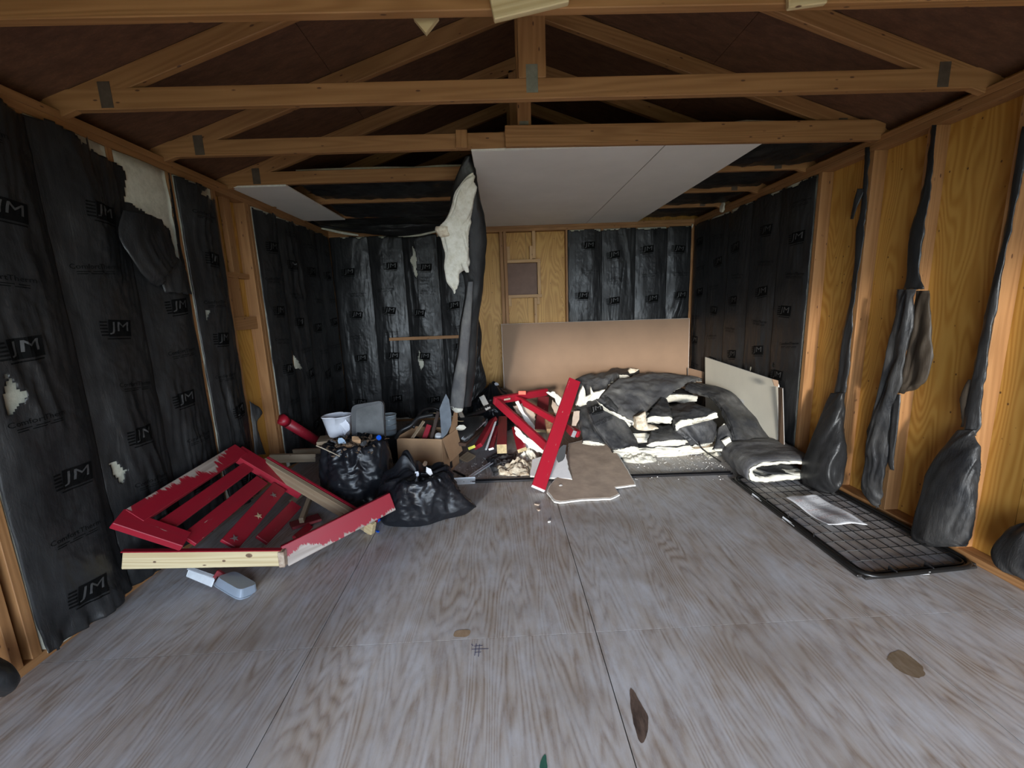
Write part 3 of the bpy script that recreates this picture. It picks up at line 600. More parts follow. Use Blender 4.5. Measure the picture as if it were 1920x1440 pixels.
px_sheet('film_sheet', [(at(*q(385, 900), 4.7), at(*q(408, 930), 4.7)), (at(*q(385, 1000), 4.68), at(*q(430, 1040), 4.68)), (at(*q(370, 1150), 4.62), at(*q(425, 1160), 4.62)), (at(*q(360, 1240), 4.6), at(*q(452, 1270), 4.6)), (at(*q(330, 1330), 4.55), at(*q(455, 1320), 4.55)), (at(*q(340, 1440), 4.5), at(*q(440, 1345), 4.5))], film_wall, lf, seed=337, depth=.03, n=70, m=30, bulge=.05)

# strips of film left on the bare studs of the right wall
def c2(u, v): return 1480+u/3.6, 560+v/3.6
def c1(u, v): return 1400+u/3.6, 180+v/3.6
def rr_(f, ul, ur, v, X, v2=None): return (wx(*f(ul, v), X), wx(*f(ur, v if v2 is None else v2), X))
N_ = (-1, 0, 0); XS = XR-.012
s1 = thing('film_strip', (XS, 2.85, .05), 'far black film strip on the bare right studs, gathered in a shiny pouch below', 'insulation')
px_sheet('film_band', [rr_(c1, 800, 835, 340, XS), rr_(c1, 795, 822, 520, XS), rr_(c1, 770, 805, 760, XS), rr_(c1, 742, 790, 920, XS), rr_(c1, 722, 752, 1200, XS), rr_(c2, 405, 440, 20, XS), rr_(c2, 358, 425, 250, XS), rr_(c2, 328, 402, 480, XS), rr_(c2, 302, 380, 640, XS)], film_wall, s1, seed=341, depth=.008, bulge=.012, toward=N_, n=90, m=12, jagged=.006)
tube_px('film_pouch', [(*rr_(c2, 300, 380, 630, XS-.02), .02), (*rr_(c2, 262, 362, 730, XS-.04), .035), (*rr_(c2, 215, 350, 850, XS-.06), .05), (*rr_(c2, 170, 345, 980, XS-.08), .07), (*rr_(c2, 132, 335, 1100, XS-.10), .085), (*rr_(c2, 122, 325, 1200, XS-.11), .08), (*rr_(c2, 150, 310, 1280, XS-.10), .06), (*rr_(c2, 190, 280, 1312, XS-.09), .02)], film_wall, s1, seed=343, wr=.02, n=70, m=48, vec=(1, 0, 0))
px_sheet('film_curl', [rr_(c1, 740, 790, 620, XS-.01), rr_(c1, 722, 770, 690, XS-.015), rr_(c1, 712, 745, 760, XS-.015), rr_(c1, 700, 722, 825, XS-.01)], film_wall, s1, seed=347, depth=.008, bulge=.02, toward=N_, n=24, m=10)
s2 = thing('film_strip', (XS, 2.45, .05), 'middle torn film strip on the bare right studs, with a see-through brown flap', 'insulation')
px_sheet('film_band', [rr_(c1, 1248, 1285, 190, XS), rr_(c1, 1240, 1280, 300, XS), rr_(c1, 1215, 1262, 480, XS), rr_(c1, 1190, 1245, 640, XS), rr_(c1, 1135, 1215, 830, XS), rr_(c1, 1098, 1195, 980, XS), rr_(c1, 1085, 1165, 1160, XS), rr_(c1, 1065, 1200, 1290, XS)], film_wall, s2, seed=351, depth=.008, bulge=.012, toward=N_, n=80, m=12, jagged=.006)
px_sheet('film_band', [rr_(c2, 745, 868, -70, XS-.015), rr_(c2, 742, 865, 0, XS-.02), rr_(c2, 705, 845, 200, XS-.03), rr_(c2, 660, 800, 380, XS-.035), rr_(c2, 618, 770, 560, XS-.035), rr_(c2, 575, 700, 740, XS-.035), rr_(c2, 520, 680, 950, XS-.035), rr_(c2, 525, 660, 1100, XS-.035), rr_(c2, 508, 640, 1250, XS-.03), rr_(c2, 560, 612, 1370, XS-.03), rr_(c2, 590, 606, 1395, XS-.03)], film_strip, s2, seed=353, depth=.02, bulge=.03, toward=N_, n=110, m=26, jagged=.006)
px_sheet('brown_flap', [rr_(c2, 860, 950, -60, XS-.01), rr_(c2, 855, 965, 20, XS-.012), rr_(c2, 835, 972, 200, XS-.02), rr_(c2, 800, 978, 380, XS-.022), rr_(c2, 775, 945, 520, XS-.022), rr_(c2, 760, 890, 590, XS-.018), rr_(c2, 740, 780, 625, XS-.015)], film_brown, s2, seed=357, depth=.016, bulge=.02, toward=N_, n=60, m=20, jagged=.005)
px_sheet('film_tail', [rr_(c2, 700, 752, 640, XS-.03), rr_(c2, 685, 748, 760, XS-.03), rr_(c2, 672, 730, 950, XS-.03), rr_(c2, 670, 712, 1080, XS-.03), rr_(c2, 682, 706, 1145, XS-.03)], film_wall, s2, seed=359, depth=.014, bulge=.02, toward=N_, n=50, m=12, jagged=.004)
s3 = thing('film_strip', (XS, 2.03, .05), 'near black film strip on the bare right studs, flaring wide at the bottom', 'insulation')
px_sheet('film_band', [rr_(c1, 1862, 1900, 200, XS), rr_(c1, 1835, 1885, 350, XS), rr_(c1, 1785, 1845, 620, XS), rr_(c1, 1735, 1790, 900, XS), rr_(c1, 1680, 1740, 1150, XS), rr_(c1, 1630, 1700, 1400, XS), rr_(c2, 1300, 1375, 230, XS), rr_(c2, 1262, 1340, 460, XS), rr_(c2, 1215, 1312, 620, XS), rr_(c2, 1190, 1290, 800, XS), rr_(c2, 1170, 1265, 920, XS-.01)], film_wall, s3, seed=361, depth=.01, bulge=.02, toward=N_, n=120, m=12, jagged=.005)
px_sheet('brown_flap', [rr_(c2, 1205, 1240, 540, XS-.004), rr_(c2, 1158, 1225, 640, XS-.004), rr_(c2, 1160, 1215, 760, XS-.004), rr_(c2, 1172, 1200, 840, XS-.004)], film_brown, s3, seed=363, depth=.006, bulge=.01, toward=N_, n=30, m=10, jagged=.008)
tube_px('flared_end', [(*rr_(c2, 1170, 1262, 880, XS-.02), .012), (*rr_(c2, 1090, 1262, 980, XS-.04), .03), (*rr_(c2, 1010, 1252, 1090, XS-.055), .04), (*rr_(c2, 955, 1248, 1220, XS-.06), .045), (*rr_(c2, 905, 1242, 1400, XS-.06), .05), (*rr_(c2, 870, 1228, 1540, XS-.06), .055), (*rr_(c2, 868, 1215, 1620, XS-.06), .05), (*rr_(c2, 930, 1190, 1668, XS-.05), .02)], film_strip, s3, seed=367, wr=.022, n=90, m=56, vec=(1, 0, 0), fq=.8)
s4 = thing('film_bundle', fl(1905, 1070), 'dark film bundle at the right photo edge on the bottom plate', 'insulation')
tube_px('film_lump', [(wx(1905, 985, XS-.02), wx(1935, 975, XS-.02), .02), (wx(1888, 1010, XS-.05), wx(1950, 1000, XS-.05), .05), (wx(1882, 1045, XS-.07), wx(1960, 1050, XS-.07), .06), (wx(1895, 1066, XS-.07), wx(1960, 1090, XS-.07), .05), (wx(1915, 1076, XS-.06), wx(1950, 1092, XS-.06), .02)], film_strip, s4, seed=371, wr=.03, n=30, m=30, vec=(1, 0, 0))
s5 = thing('film_bundle', (XL+.05, 1.45, .0), 'dark film bundle at the left photo edge beside the bare studs', 'insulation')
tube_px('film_lump', [(wx(-40, 1215, -1.93), wx(2, 1238, -1.93), .02), (wx(-50, 1240, -1.9), wx(12, 1250, -1.9), .05), (wx(-50, 1262, -1.88), wx(22, 1272, -1.88), .06), (wx(-50, 1285, -1.88), wx(12, 1292, -1.88), .05), (wx(-40, 1300, -1.9), wx(0, 1305, -1.9), .02)], film_wall, s5, seed=373, wr=.012, n=30, m=30, vec=(1, 0, 0))
# loose folded flap on the left wall
fp_ = thing('loose_flap', (XL+.08, 2.5, 1.6), 'loose folded flap of black film drooping below the big tear of the left wall', 'insulation')
px_sheet('film_flap', [(wx(228, 392, -1.9), wx(300, 410, -1.9)), (wx(220, 440, -1.88), wx(322, 450, -1.88)), (wx(245, 490, -1.86), wx(330, 480, -1.86)), (wx(268, 520, -1.86), wx(322, 500, -1.86)), (wx(288, 535, -1.87), wx(305, 512, -1.87))], film_wall, fp_, seed=377, depth=.014, bulge=.035, toward=(1, 0, 0), n=40, m=24, jagged=.008)
px_sheet('film_flap', [(wx(305, 470, -1.9), wx(345, 500, -1.9)), (wx(300, 505, -1.9), wx(350, 520, -1.9)), (wx(308, 545, -1.9), wx(356, 548, -1.9))], film_wall, fp_, seed=379, depth=.012, bulge=.03, toward=(1, 0, 0), n=30, m=20, jagged=.006)
fq_ = tag(px_sheet('film_scrap', [(wx(467, 750, -1.95), wx(469, 752, -1.95)), (wx(470, 775, -1.94), wx(492, 770, -1.94)), (wx(474, 800, -1.93), wx(482, 790, -1.93)), (wx(476, 830, -1.92), wx(490, 828, -1.92)), (wx(478, 852, -1.92), wx(498, 850, -1.92))], film_dusty, None, seed=381, depth=.008, bulge=.01, toward=(1, 0, 0), n=40, m=10), 'pointed black film scrap hanging in the open stud bay of the left wall', 'insulation')

# ------------------------------------------------------------------ loose things
# --- red slatted panel leaning on the left batts
PA = wx(205, 985, -1.84); PB = wx(450, 838, -1.84); PC = fl(430, 1030, .17); PN = nz(np.cross(PB-PA, PC-PA)); PN = PN if PN[2] > 0 else -PN
def pp(u, v, o=0.): return onpl(u, v, PA+PN*o, PN)
t = thing('slatted_panel', (float(PA[0])+.3, 2.4, .02), 'red painted slatted wooden panel tilted against the black batts of the left wall', 'slatted panel')
def pboard(name, quad, th, mat, par, off=0., worn=None):
    """board lying in the panel plane: four pixel corners -> centre line beam with its true width"""
    a, b, c, d = [pp(u, v, off) for u, v in quad]; p0 = (a+d)/2; p1 = (b+c)/2; w = (np.linalg.norm(np.cross(a-d, nz(p1-p0)))+np.linalg.norm(np.cross(b-c, nz(p1-p0))))/2
    up = (a-d)+(b-c)
    return beam(name, p0, p1, w, th, mat, par, up=up, seg=6)
pboard('side_rail', [(228, 962), (438, 833), (462, 852), (268, 977)], .036, red_wh, t)
pboard('end_rail', [(236, 957), (374, 1008), (320, 1019), (200, 984)], .036, red_m, t, -.002)
pboard('end_rail', [(440, 834), (575, 912), (560, 930), (445, 860)], .05, red_m, t, -.012)
for i, qd in enumerate([[(286, 983), (458, 866), (472, 881), (316, 998)], [(334, 1002), (483, 893), (499, 905), (370, 1022)], [(402, 1022), (513, 904), (535, 919), (455, 1020)], [(474, 1008), (548, 938), (562, 951), (506, 1016)], [(541, 1009), (575, 982), (592, 990), (570, 1012)]]):
    sl = pboard('slat', qd, .02, red_m, t, -.014)
    if i == 2:
        for (u, v) in ((513, 927), (485, 966), (440, 1008)):
            c = pp(u, v, .004); e = nz(pp(u+6, v-7, .004)-c); f = np.cross(PN, e); P = [c+e*a*.022+f*b*.022 for a, b in ((-1, -.5), (-.2, -.2), (0, -1), (.3, -.3), (1, -.4), (.5, .2), (1, .9), (0, .4), (-.8, .9), (-.4, .1))]
            prism('tape_scrap', P, PN*.0012, galv if u != 485 else pine_pale, sl)
# --- L-shaped frame piece in front: raw board and red board nailed at the corner
t = thing('frame_corner', (-1.3, 2.15, .0), 'raw pine board and red board nailed into a corner, before the red slatted panel', 'wooden frame')
b0 = fl(232, 1047, .235); b1 = fl(530, 1043, .09)
rb = beam('raw_board', b0, b1, .088, .036, pine_pale, t, up=(0, .05, 1))
beam('painted_edge', b0+A([0, .0, .046]), b1+A([0, .0, .046]), .006, .036, red_b, t, up=(0, .05, 1), seg=1)
for (u, v, rx_) in ((467, 1040, .012), (420, 1050, .006), (290, 1052, .005)):
    f_ = (u-232)/298.; c_ = b0+(b1-b0)*f_; c_ = onpl(u, v, c_+A([0, -.0195, 0]), nz(np.cross(b1-b0, (0, .05, 1)))); ex_ = nz(b1-b0)
    prism('knot', [c_+ex_*rx_*1.3*math.cos(a)+A([0, 0, 1])*rx_*math.sin(a) for a in np.linspace(0, 2*np.pi, 14, endpoint=False)], (0, -.0012, 0), stain('knot_wood', (.10, .055, .03), (.22, .13, .07), sc=60), rb)
e0 = fl(532, 1040, .085); e1 = fl(735, 938, .19)
beam('red_board', e0+A([.005, -.005, 0]), e1, .12, .036, red_wl, t, up=(0, .3, 1), seg=8)
beam('end_block', b1+A([-.01, -.012, 0]), b1+A([.022, -.010, 0]), .088, .04, stain('split_wood_end', (.50, .40, .30), (.30, .20, .14)), t, up=(0, .05, 1), seg=1)
# --- diagonal 2x4 resting on the panel
t = thing('diagonal_board', (-.85, 2.5, 0), 'raw 2x4 board sloping from the slatted panel to the floor, back edge red', 'board')
d0 = fl(494, 868, .36); d1 = fl(700, 990, .035)
beam('raw_board', d0, d1, .088, .036, pine_old, t, up=np.cross(nz(d1-d0), (.55, .75, 0)), seg=6)
beam('painted_edge', d0+A([.02, .026, .035]), d1+A([.02, .026, .035]), .02, .02, red_m, t, up=(0, 0, 1), seg=2)
beam('sawn_end', d1-nz(d1-d0)*.06, d1+nz(d1-d0)*.004, .09, .038, pine_pale, t, up=np.cross(nz(d1-d0), (.55, .75, 0)), seg=1)
tag(beam('board', at(505, 858, 3.3), at(592, 856, 3.42), .07, .036, pine_old, up=(0, 0, 1)), 'raw board lying level behind the top end of the diagonal 2x4', 'board')
tag(beam('board', at(530, 846, 3.75), at(610, 843, 3.8), .05, .03, pine_old, up=(0, 0, 1)), 'reddish brown board end in the dark behind the left trash bag', 'board')
for (u0, v0, u1, v1, lab) in ((545, 940, 575, 915, 'small raw wood offcut under the slatted panel, upper one'), (565, 975, 580, 935, 'raw wood offcut under the slatted panel, nearest the left trash bag')):
    tag(beam('offcut', fl(u0, v0, .05), fl(u1, v1, .09), .04, .03, pine_old), lab, 'wood scrap')
tag(beam('red_scrap', fl(545, 985, .02), fl(600, 968, .02), .10, .02, red_d, up=(0, 1, 0)), 'dusty red board scrap on the floor under the panel', 'wood scrap')
# bracket, stub and tub under the raw board
t = thing('hinge_bracket', fl(375, 1085), 'small bent galvanised bracket on the floor under the raw board', 'bracket')
h0, h1 = fl(352, 1072, .05), fl(400, 1092, .03)
beam('plate', h0, h1, .04, .003, white_mt, t, up=(0, .6, 1)); beam('lip', h0+A([0, .01, .02]), h1+A([0, .02, .02]), .02, .003, white_mt, t, up=(0, 1, .1))
beam('pin', h1+A([.005, 0, .0]), h1+A([.02, .01, .03]), .006, .006, dk_steel, t)
tag(beam('stub_board', fl(418, 1072, .07), fl(405, 1092, .015), .06, .02, red_d, up=(1, 0, 0)), 'short red board stub between the bracket and the clear tub', 'wood scrap')
def tub(name, base, dx, dy, h, r, mat, label, cat, rim=.006, M=None, taper=.9):
    V = []; F = []; n = 28
    def ring(sx, sy, z):
        for k in range(n):
            a = 2*math.pi*k/n; c, s = math.cos(a), math.sin(a); V.append((sx*np.sign(c)*abs(c)**r, sy*np.sign(s)*abs(s)**r, z))
    prof = [(0, 0, 0), (taper*.96, 1, 0), (taper, 1, .01), (1, 1, h-.006), (1.04, 1, h-.006), (1.04, 1, h), (1-.03, 1, h), (taper-.03, 1, .012), (0, 0, .012)]
    for k, _, z in prof: ring(dx*max(k, .01), dy*max(k, .01), z)
    for i in range(len(prof)-1):
        for j in range(n): a = i*n+j; b = i*n+(j+1) % n; F.append((a, b, b+n, a+n))
    return V, F
V, F = tub('', None, .11, .055, .045, .35, None, '', '')
c0 = fl(445, 1086, .055); X_ = nz(fl(478, 1100, .02)-fl(425, 1070, .05)); Z_ = nz(A([.1, .25, 1.])); Y_ = nz(np.cross(Z_, X_)); Z_ = np.cross(X_, Y_); Y_ = -Y_; Z_ = -Z_
M = Matrix(((X_[0], Y_[0], Z_[0], c0[0]), (X_[1], Y_[1], Z_[1], c0[1]), (X_[2], Y_[2], Z_[2], c0[2]), (0, 0, 0, 1)))
tag(add('plastic_tub', V, F, clear, None, M, smooth=False), 'frosted clear plastic tub lying on the floor under the raw board', 'container')

# --- trash bags
def trash_bag(label, c, rx, ry, h, seed, peak=None, skirt=(), opened=True, lean=(0, 0)):
    n, m = 110, 120; u = np.linspace(0, 1, n)[:, None]; a = np.linspace(0, 2*np.pi, m, endpoint=False)[None]
    prof_u = [0, .03, .10, .25, .5, .72, .84, .90, .94, 1]; pr = [.02, .80, .97, 1.06, 1.04, .92, .80, .70, .45, .03]; pz = [0, 0, .03, .18, .5, .80, .97, 1.0, .93, .86] if opened else [0, 0, .03, .18, .5, .80, .93, 1.0, 1.04, 1.06]
    r = np.interp(u, prof_u, pr); z = np.interp(u, prof_u, pz)*h; r = r+0*a; z = z+0*a
    ca, sa = np.cos(a)+0*u, np.sin(a)+0*u; sh = 1+.10*vn(ca*1.3+seed, sa*1.3, seed)
    for (ang, amt, zc_, wz) in skirt: sh = sh+amt*np.exp(-((np.angle(np.exp(1j*(a-ang))))/.38)**2)*np.exp(-((z/h-zc_)/wz)**2)
    q1 = a*2.2+0*u; W_ = .022*vn(ca*2.6+z*3, sa*2.6+z*4, seed+1)+.014*rdg(ca*4.5+z*5, sa*4.5-z*9, seed+2)*np.clip(vn(ca*2, sa*2+z*4, seed+9)+.5, 0, 1)+.006*rdg(ca*9-z*8, sa*9+z*22, seed+3)+.003*rdg(ca*20+z*6, sa*20-z*50, seed+4)*np.clip(vn(ca*3, sa*3+z*5, seed+11)+.2, 0, 1)+.02*np.clip((z/h-.8)*5, 0, 1)*rdg(ca*7, sa*7+z*9, seed+12)
    fade = np.clip(z/.05, .1, 1); r = r*sh+W_*fade*np.clip(r*1.2, 0, 1)/max(rx, ry)
    X = c[0]+rx*r*ca+lean[0]*z; Y = c[1]+ry*r*sa+lean[1]*z; z = z+.02*fbm(ca*3, sa*3, seed+7)*(u > .12)*(z > .05)
    if peak is not None:
        w_ = np.exp(-(((X-peak[0])/.07)**2+((Y-peak[1])/.09)**2))*(u > .5); z = z+peak[2]*w_; 
    z = np.maximum(z, .002)
    V = np.stack([X, Y, z], -1).reshape(-1, 3); F = []
    for i in range(n-1):
        for j in range(m): p = i*m+j; s_ = i*m+(j+1) % m; F.append((p, s_, s_+m, p+m))
    F.append(tuple(range(m))[::-1]); F.append(tuple(range((n-1)*m, n*m)))
    return tag(add('trash_bag', V, F, bag_m, smooth=True), label, 'trash bag')
trash_bag('big full black trash bag with leaves on top, left of the cardboard box', (-1.12, 3.05), .27, .25, .46, 401)
trash_bag('lower black trash bag in front of the box, open with white litter', (-.60, 2.76), .26, .20, .30, 409, peak=(-.69, 2.80, .17), skirt=((-.15, .42, .1, .35), (2.2, .15, .2, .4), (-2.4, .12, .1, .3)), opened=True)
def scrap(name, c, r, mat, label, cat, seed, th=.003, tilt=(0, 0, 1), sq=.6, parent=None, group=None, n=9, bend=.0):
    rs = np.random.RandomState(seed); nn = nz(tilt); e = nz(np.cross(nn, (rs.uniform(-1, 1), rs.uniform(-1, 1), .1))); f = np.cross(nn, e); c = np.asarray(c, float)
    P = [c+e*r*math.cos(a)*rs.uniform(.7, 1.2)+f*r*sq*math.sin(a)*rs.uniform(.7, 1.2)+nn*bend*rs.uniform(-1, 1) for a in np.linspace(0, 2*np.pi, n, endpoint=False)]
    o = prism(name, P, nn*th, mat, parent)
    if parent is None: tag(o, label, cat, group)
    return o
# litter on the left bag
P_ = []; V = []; F = []; rs = np.random.RandomState(3)
for k in range(230):
    c = A([-1.12+rs.normal(0, .09), 3.0+rs.normal(0, .07), .43+rs.uniform(-.03, .05)]); r = rs.uniform(.008, .03); nn = nz((rs.normal(0, .6), rs.normal(-.2, .6), 1)); e = nz(np.cross(nn, (rs.normal(), rs.normal(), .1))); f = np.cross(nn, e); o = len(V)
    for a in range(6): V.append(c+e*r*math.cos(a*1.05)*rs.uniform(.7, 1.2)+f*r*.5*math.sin(a*1.05)+nn*rs.uniform(-.004, .004))
    V.append(c+nn*.005); F += [(o+a, o+(a+1) % 6, o+6) for a in range(6)]
lt = add('leaf_litter', V, F, leafm, kind='stuff', solid=.0015); lt['label'] = 'heap of dead leaves and torn scraps on top of the left trash bag'; lt['category'] = 'leaf litter'
for k, (u, v, r, m_, lab) in enumerate([(640, 826, .035, ltbl, 'pale blue wrapper among the leaves on the left bag'), (668, 822, .045, cardb, 'torn brown cardboard scrap on top of the left bag'), (650, 836, .05, cardb, 'long tan paper scrap on the front of the left bag top'), (682, 830, .03, gry_pl, 'grey scrap at the right of the left bag top'), (635, 845, .03, cloth, 'white torn scrap at the front rim of the left bag')]):
    scrap('scrap', at(u, v, 2.93), r, m_, lab, 'litter', 40+k, tilt=(.2, -.6, 1), n=7, bend=.01)
def rod(name, pts, r, mat, label=None, cat=None, parent=None, n=8, res=6):
    P = crs(A([np.asarray(p, float) for p in pts]), max(2, len(pts)*res)) if len(pts) > 2 else A(pts, float); V = []; F = []
    for i, p in enumerate(P):
        d = nz(P[min(i+1, len(P)-1)]-P[max(i-1, 0)]); u_ = nz(np.cross(d, (0.1, .2, 1) if abs(d[2]) < .9 else (1, 0, 0))); w_ = np.cross(d, u_)
        for k in range(n): a = 2*math.pi*k/n; V.append(p+(u_*math.cos(a)+w_*math.sin(a))*r)
    for i in range(len(P)-1):
        for k in range(n): a = i*n+k; b = i*n+(k+1) % n; F.append((a, b, b+n, a+n))
    F.append(tuple(range(n))[::-1]); F.append(tuple(range((len(P)-1)*n, len(P)*n)))
    o = add(name, V, F, mat, parent, smooth=True)
    if label: tag(o, label, cat)
    return o
rod('stick', [at(593, 834, 2.83), at(612, 842, 2.82), at(637, 854, 2.78)], .004, stickm, 'pale thin stick lying across the left trash bag', 'stick')
def cap(name, c, r, h, mat, label, cat, ax=(0, 0, 1), parent=None):
    ax = nz(ax); e = nz(np.cross(ax, (.3, 1, .1))); f = np.cross(ax, e); V = []; F = []; n = 24; c = np.asarray(c, float)
    for k_, z in ((.86, 0), (1, h*.15), (1, h*.8), (.88, h), (.5, h*1.02)):
        for j in range(n): a = 2*math.pi*j/n; rr = r*k_*(1+.03*(j % 2)); V.append(c+e*rr*math.cos(a)+f*rr*math.sin(a)+ax*z)
    for i in range(4):
        for j in range(n): a = i*n+j; b = i*n+(j+1) % n; F.append((a, b, b+n, a+n))
    F.append(tuple(range(n))[::-1]); F.append(tuple(range(4*n, 5*n)))
    o = add(name, V, F, mat, parent)
    if label: tag(o, label, cat)
    return o
cap('bottle_cap', at(711, 820, 2.98), .018, .022, blue, 'bright blue cap on top of the left trash bag at its right rim', 'cap', (.1, -.8, .6))
cap('bottle_cap', fl(706, 972, .03), .024, .03, blue, 'bright blue plastic knob beside the low end of the diagonal 2x4', 'cap', (.5, -.5, .6))
scrap('blue_scrap', fl(708, 995, .01), .018, blue, 'small blue plastic scrap on the floor in front of the right bag', 'litter', 60, th=.004)
for k, (u, v, r, m_, lab) in enumerate([(805, 883, .04, paper, 'white box scrap sticking out of the right trash bag'), (782, 887, .02, cloth, 'crumpled white tissue in the mouth of the right bag'), (797, 868, .02, leafm, 'brown scrap in the mouth of the right bag'), (822, 889, .012, cream_ins, 'cream crumb on the rim of the right bag')]):
    scrap('scrap', at(u, v, 2.74), r, m_, lab, 'litter', 70+k, tilt=(.1, -.7, .7), th=.006, n=5 if k == 0 else 8, sq=.45 if k == 0 else .8)
# white paper bin, pails, grey chair back
cbin = at(637, 815, 3.35)
V, F = tub('', None, .105, .095, .17, .8, None, '', '', taper=.8); V = A(V)+A([cbin[0], cbin[1], .42]); V[:, :2] += .012*fbm(V[:, 0]*25, V[:, 2]*20, 3)[:, None]
t = tag(add('paper_bin', V, F, cloth, smooth=True), 'white crumpled paper bin standing behind the left trash bag', 'bin')
tag(beam('board', (-1.5, 3.30, .395), (-1.0, 3.42, .395), .18, .03, pine_old, up=(0, 1, 0)), 'dark board under the white paper bin behind the bags', 'board')
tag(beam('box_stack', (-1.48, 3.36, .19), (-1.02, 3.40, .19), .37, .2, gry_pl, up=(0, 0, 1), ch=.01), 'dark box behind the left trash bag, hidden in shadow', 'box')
scrap('paper_wrap', at(648, 800, 3.28), .06, cloth, 'crumpled white sheet stuffed in the paper bin', 'paper', 81, tilt=(0, -1, .3), th=.012, n=12, bend=.015)
cb = at(646, 785, 3.75); V, F = tub('', None, .06, .06, .14, 1., None, '', '', taper=.85); V = A(V)+A([cb[0], cb[1], cb[2]-.09])
tag(add('bucket', V, F, ltbl, smooth=True), 'small pale blue bucket behind the white paper bin', 'bucket')
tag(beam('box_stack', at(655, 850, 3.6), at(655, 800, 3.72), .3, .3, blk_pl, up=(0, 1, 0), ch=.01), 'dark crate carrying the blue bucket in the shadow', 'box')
pb = at(731, 812, 3.85); V, F = tub('', None, .072, .072, .19, 1., None, '', '', taper=.9); V = A(V)+A([pb[0], pb[1], pb[2]-.0])
t = tag(add('metal_pail', V, F, plain('pale_zinc', (.48, .56, .62), .4, .15), smooth=True), 'ribbed pale metal pail between the grey seat back and the box', 'bucket')
for dz in (.05, .1, .15):
    ps = [(pb[0]+.0705*math.cos(a), pb[1]+.0705*math.sin(a), pb[2]+dz) for a in np.linspace(0, 2*np.pi, 20)]; rod('rib', ps, .003, galv, parent=t, n=6, res=2)
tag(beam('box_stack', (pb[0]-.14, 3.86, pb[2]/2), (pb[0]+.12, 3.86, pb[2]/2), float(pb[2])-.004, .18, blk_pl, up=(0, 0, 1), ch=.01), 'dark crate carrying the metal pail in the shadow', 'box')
# grey seat back: rounded slab with a raised border
t = thing('seat_back', at(693, 820, 3.22), 'grey rounded plastic seat back standing upright behind the left trash bag', 'seat back')
def rrect(px, Y, th, rad, name, mat, par, n=6, dY=0.):
    """rounded quad from 4 pixel corners"""
    P = [at(u, v, Y+dY*(i in (0, 1))) for i, (u, v) in enumerate(px)]; out = []
    for i in range(4):
        a, b, c = P[i-1], P[i], P[(i+1) % 4]; d1 = nz(a-b); d2 = nz(c-b)
        for k in range(n+1):
            f = k/n; p = b+d1*rad*(1-f)**2+d2*rad*f**2; out.append(p)
    return prism(name, out[::-1], (0, -th, 0), mat, par)
rrect([(661, 757), (721, 747), (726, 862), (664, 868)], 3.26, .035, .05, 'shell', gry_pl, t, dY=.05)
rrect([(668, 765), (717, 752), (721, 815), (668, 822)], 3.225, .008, .03, 'front_panel', plain('worn_grey_panel', (.105, .108, .11), .55, 0, .4, 6), t, dY=.05)
# red post in the dark
t = thing('red_post', at(560, 815, 3.9), 'round red post lying in the dark corner behind the left trash bag', 'post')
rod('pole', [at(537, 790, 3.70), at(610, 835, 4.1)], .045, red_m, parent=t, n=20); rod('end_cap', [at(527, 784, 3.645), at(537, 790, 3.70)], .0475, red_b, parent=t, n=20)

# --- cardboard box with its contents
bc = fl(833, 893); bl = fl(737, 880)
ex = nz(A([bl[0]-bc[0], bl[1]-bc[1]-.06, 0])); ey = A([-ex[1], ex[0], 0]); ey = ey if ey[1] > 0 else -ey
BW_, BD, BH = .425, .33, .335
t = thing('cardboard_box', tuple(bc+ex*BW_/2+ey*BD/2), 'open tan cardboard box full of scraps between the trash bags and the red boards', 'box')
def bp(a, b, z): return bc+ex*a+ey*b+A([0, 0, z])
cth = .005
prism('front_panel', [bp(0, 0, 0), bp(0, 0, BH), bp(BW_, 0, BH-.012), bp(BW_, 0, 0)], ey*cth, [cardb, cardb_in], t)
prism('side_panel', [bp(0, cth, 0), bp(0, BD, 0), bp(0, BD, BH), bp(0, cth, BH)][::-1], ex*cth, [cardb, cardb_in], t)
prism('side_panel', [bp(BW_, cth, 0), bp(BW_, BD, 0), bp(BW_, BD, BH), bp(BW_, cth, BH)], -ex*cth, [cardb, cardb_in], t)
prism('back_panel', [bp(0, BD, 0), bp(BW_, BD, 0), bp(BW_, BD, BH), bp(0, BD, BH)], -ey*cth, [cardb, cardb_in], t)
prism('bottom_panel', [bp(0, 0, .004), bp(BW_, 0, .004), bp(BW_, BD, .004), bp(0, BD, .004)], (0, 0, .004), [cardb, cardb_in], t)
prism('side_flap', [bp(-.004, .01, BH), bp(-.06, .015, BH-.20), bp(-.065, BD-.06, BH-.19), bp(-.006, BD-.02, BH)][::-1], ex*.004, [cardb, cardb_in], t)
prism('side_flap', [bp(.0, BD*.45, BH-.01), bp(.0, BD, BH-.02), bp(-.01, BD+.02, BH+.19), bp(-.005, BD-.05, BH+.17)][::-1], ex*.004, [cardb, cardb_in], t)
prism('front_flap', [bp(0, -.001, BH-.015), bp(BW_, -.001, BH-.03), bp(BW_-.01, -.022, BH-.20), bp(.01, -.026, BH-.205)], ey*.004, [cardb, cardb_in], t)
prism('tape_strip', [bp(-.0012, .12, .02), bp(-.0012, .18, .02), bp(-.0012, .17, .10), bp(-.0012, .13, .10)][::-1], ex*.0008, [blk_pl], t)
def card(name, px, Y, th, mat, label, cat, dY=0., amp=0., seed=0, parent=None):
    P = [at(u, v, Y+dY*i/len(px)) for i, (u, v) in enumerate(px)]
    if amp: P = jag(P, amp, .02, seed)
    o = prism(name, P[::-1], (0, th, .0), mat, parent)
    if label: tag(o, label, cat)
    return o
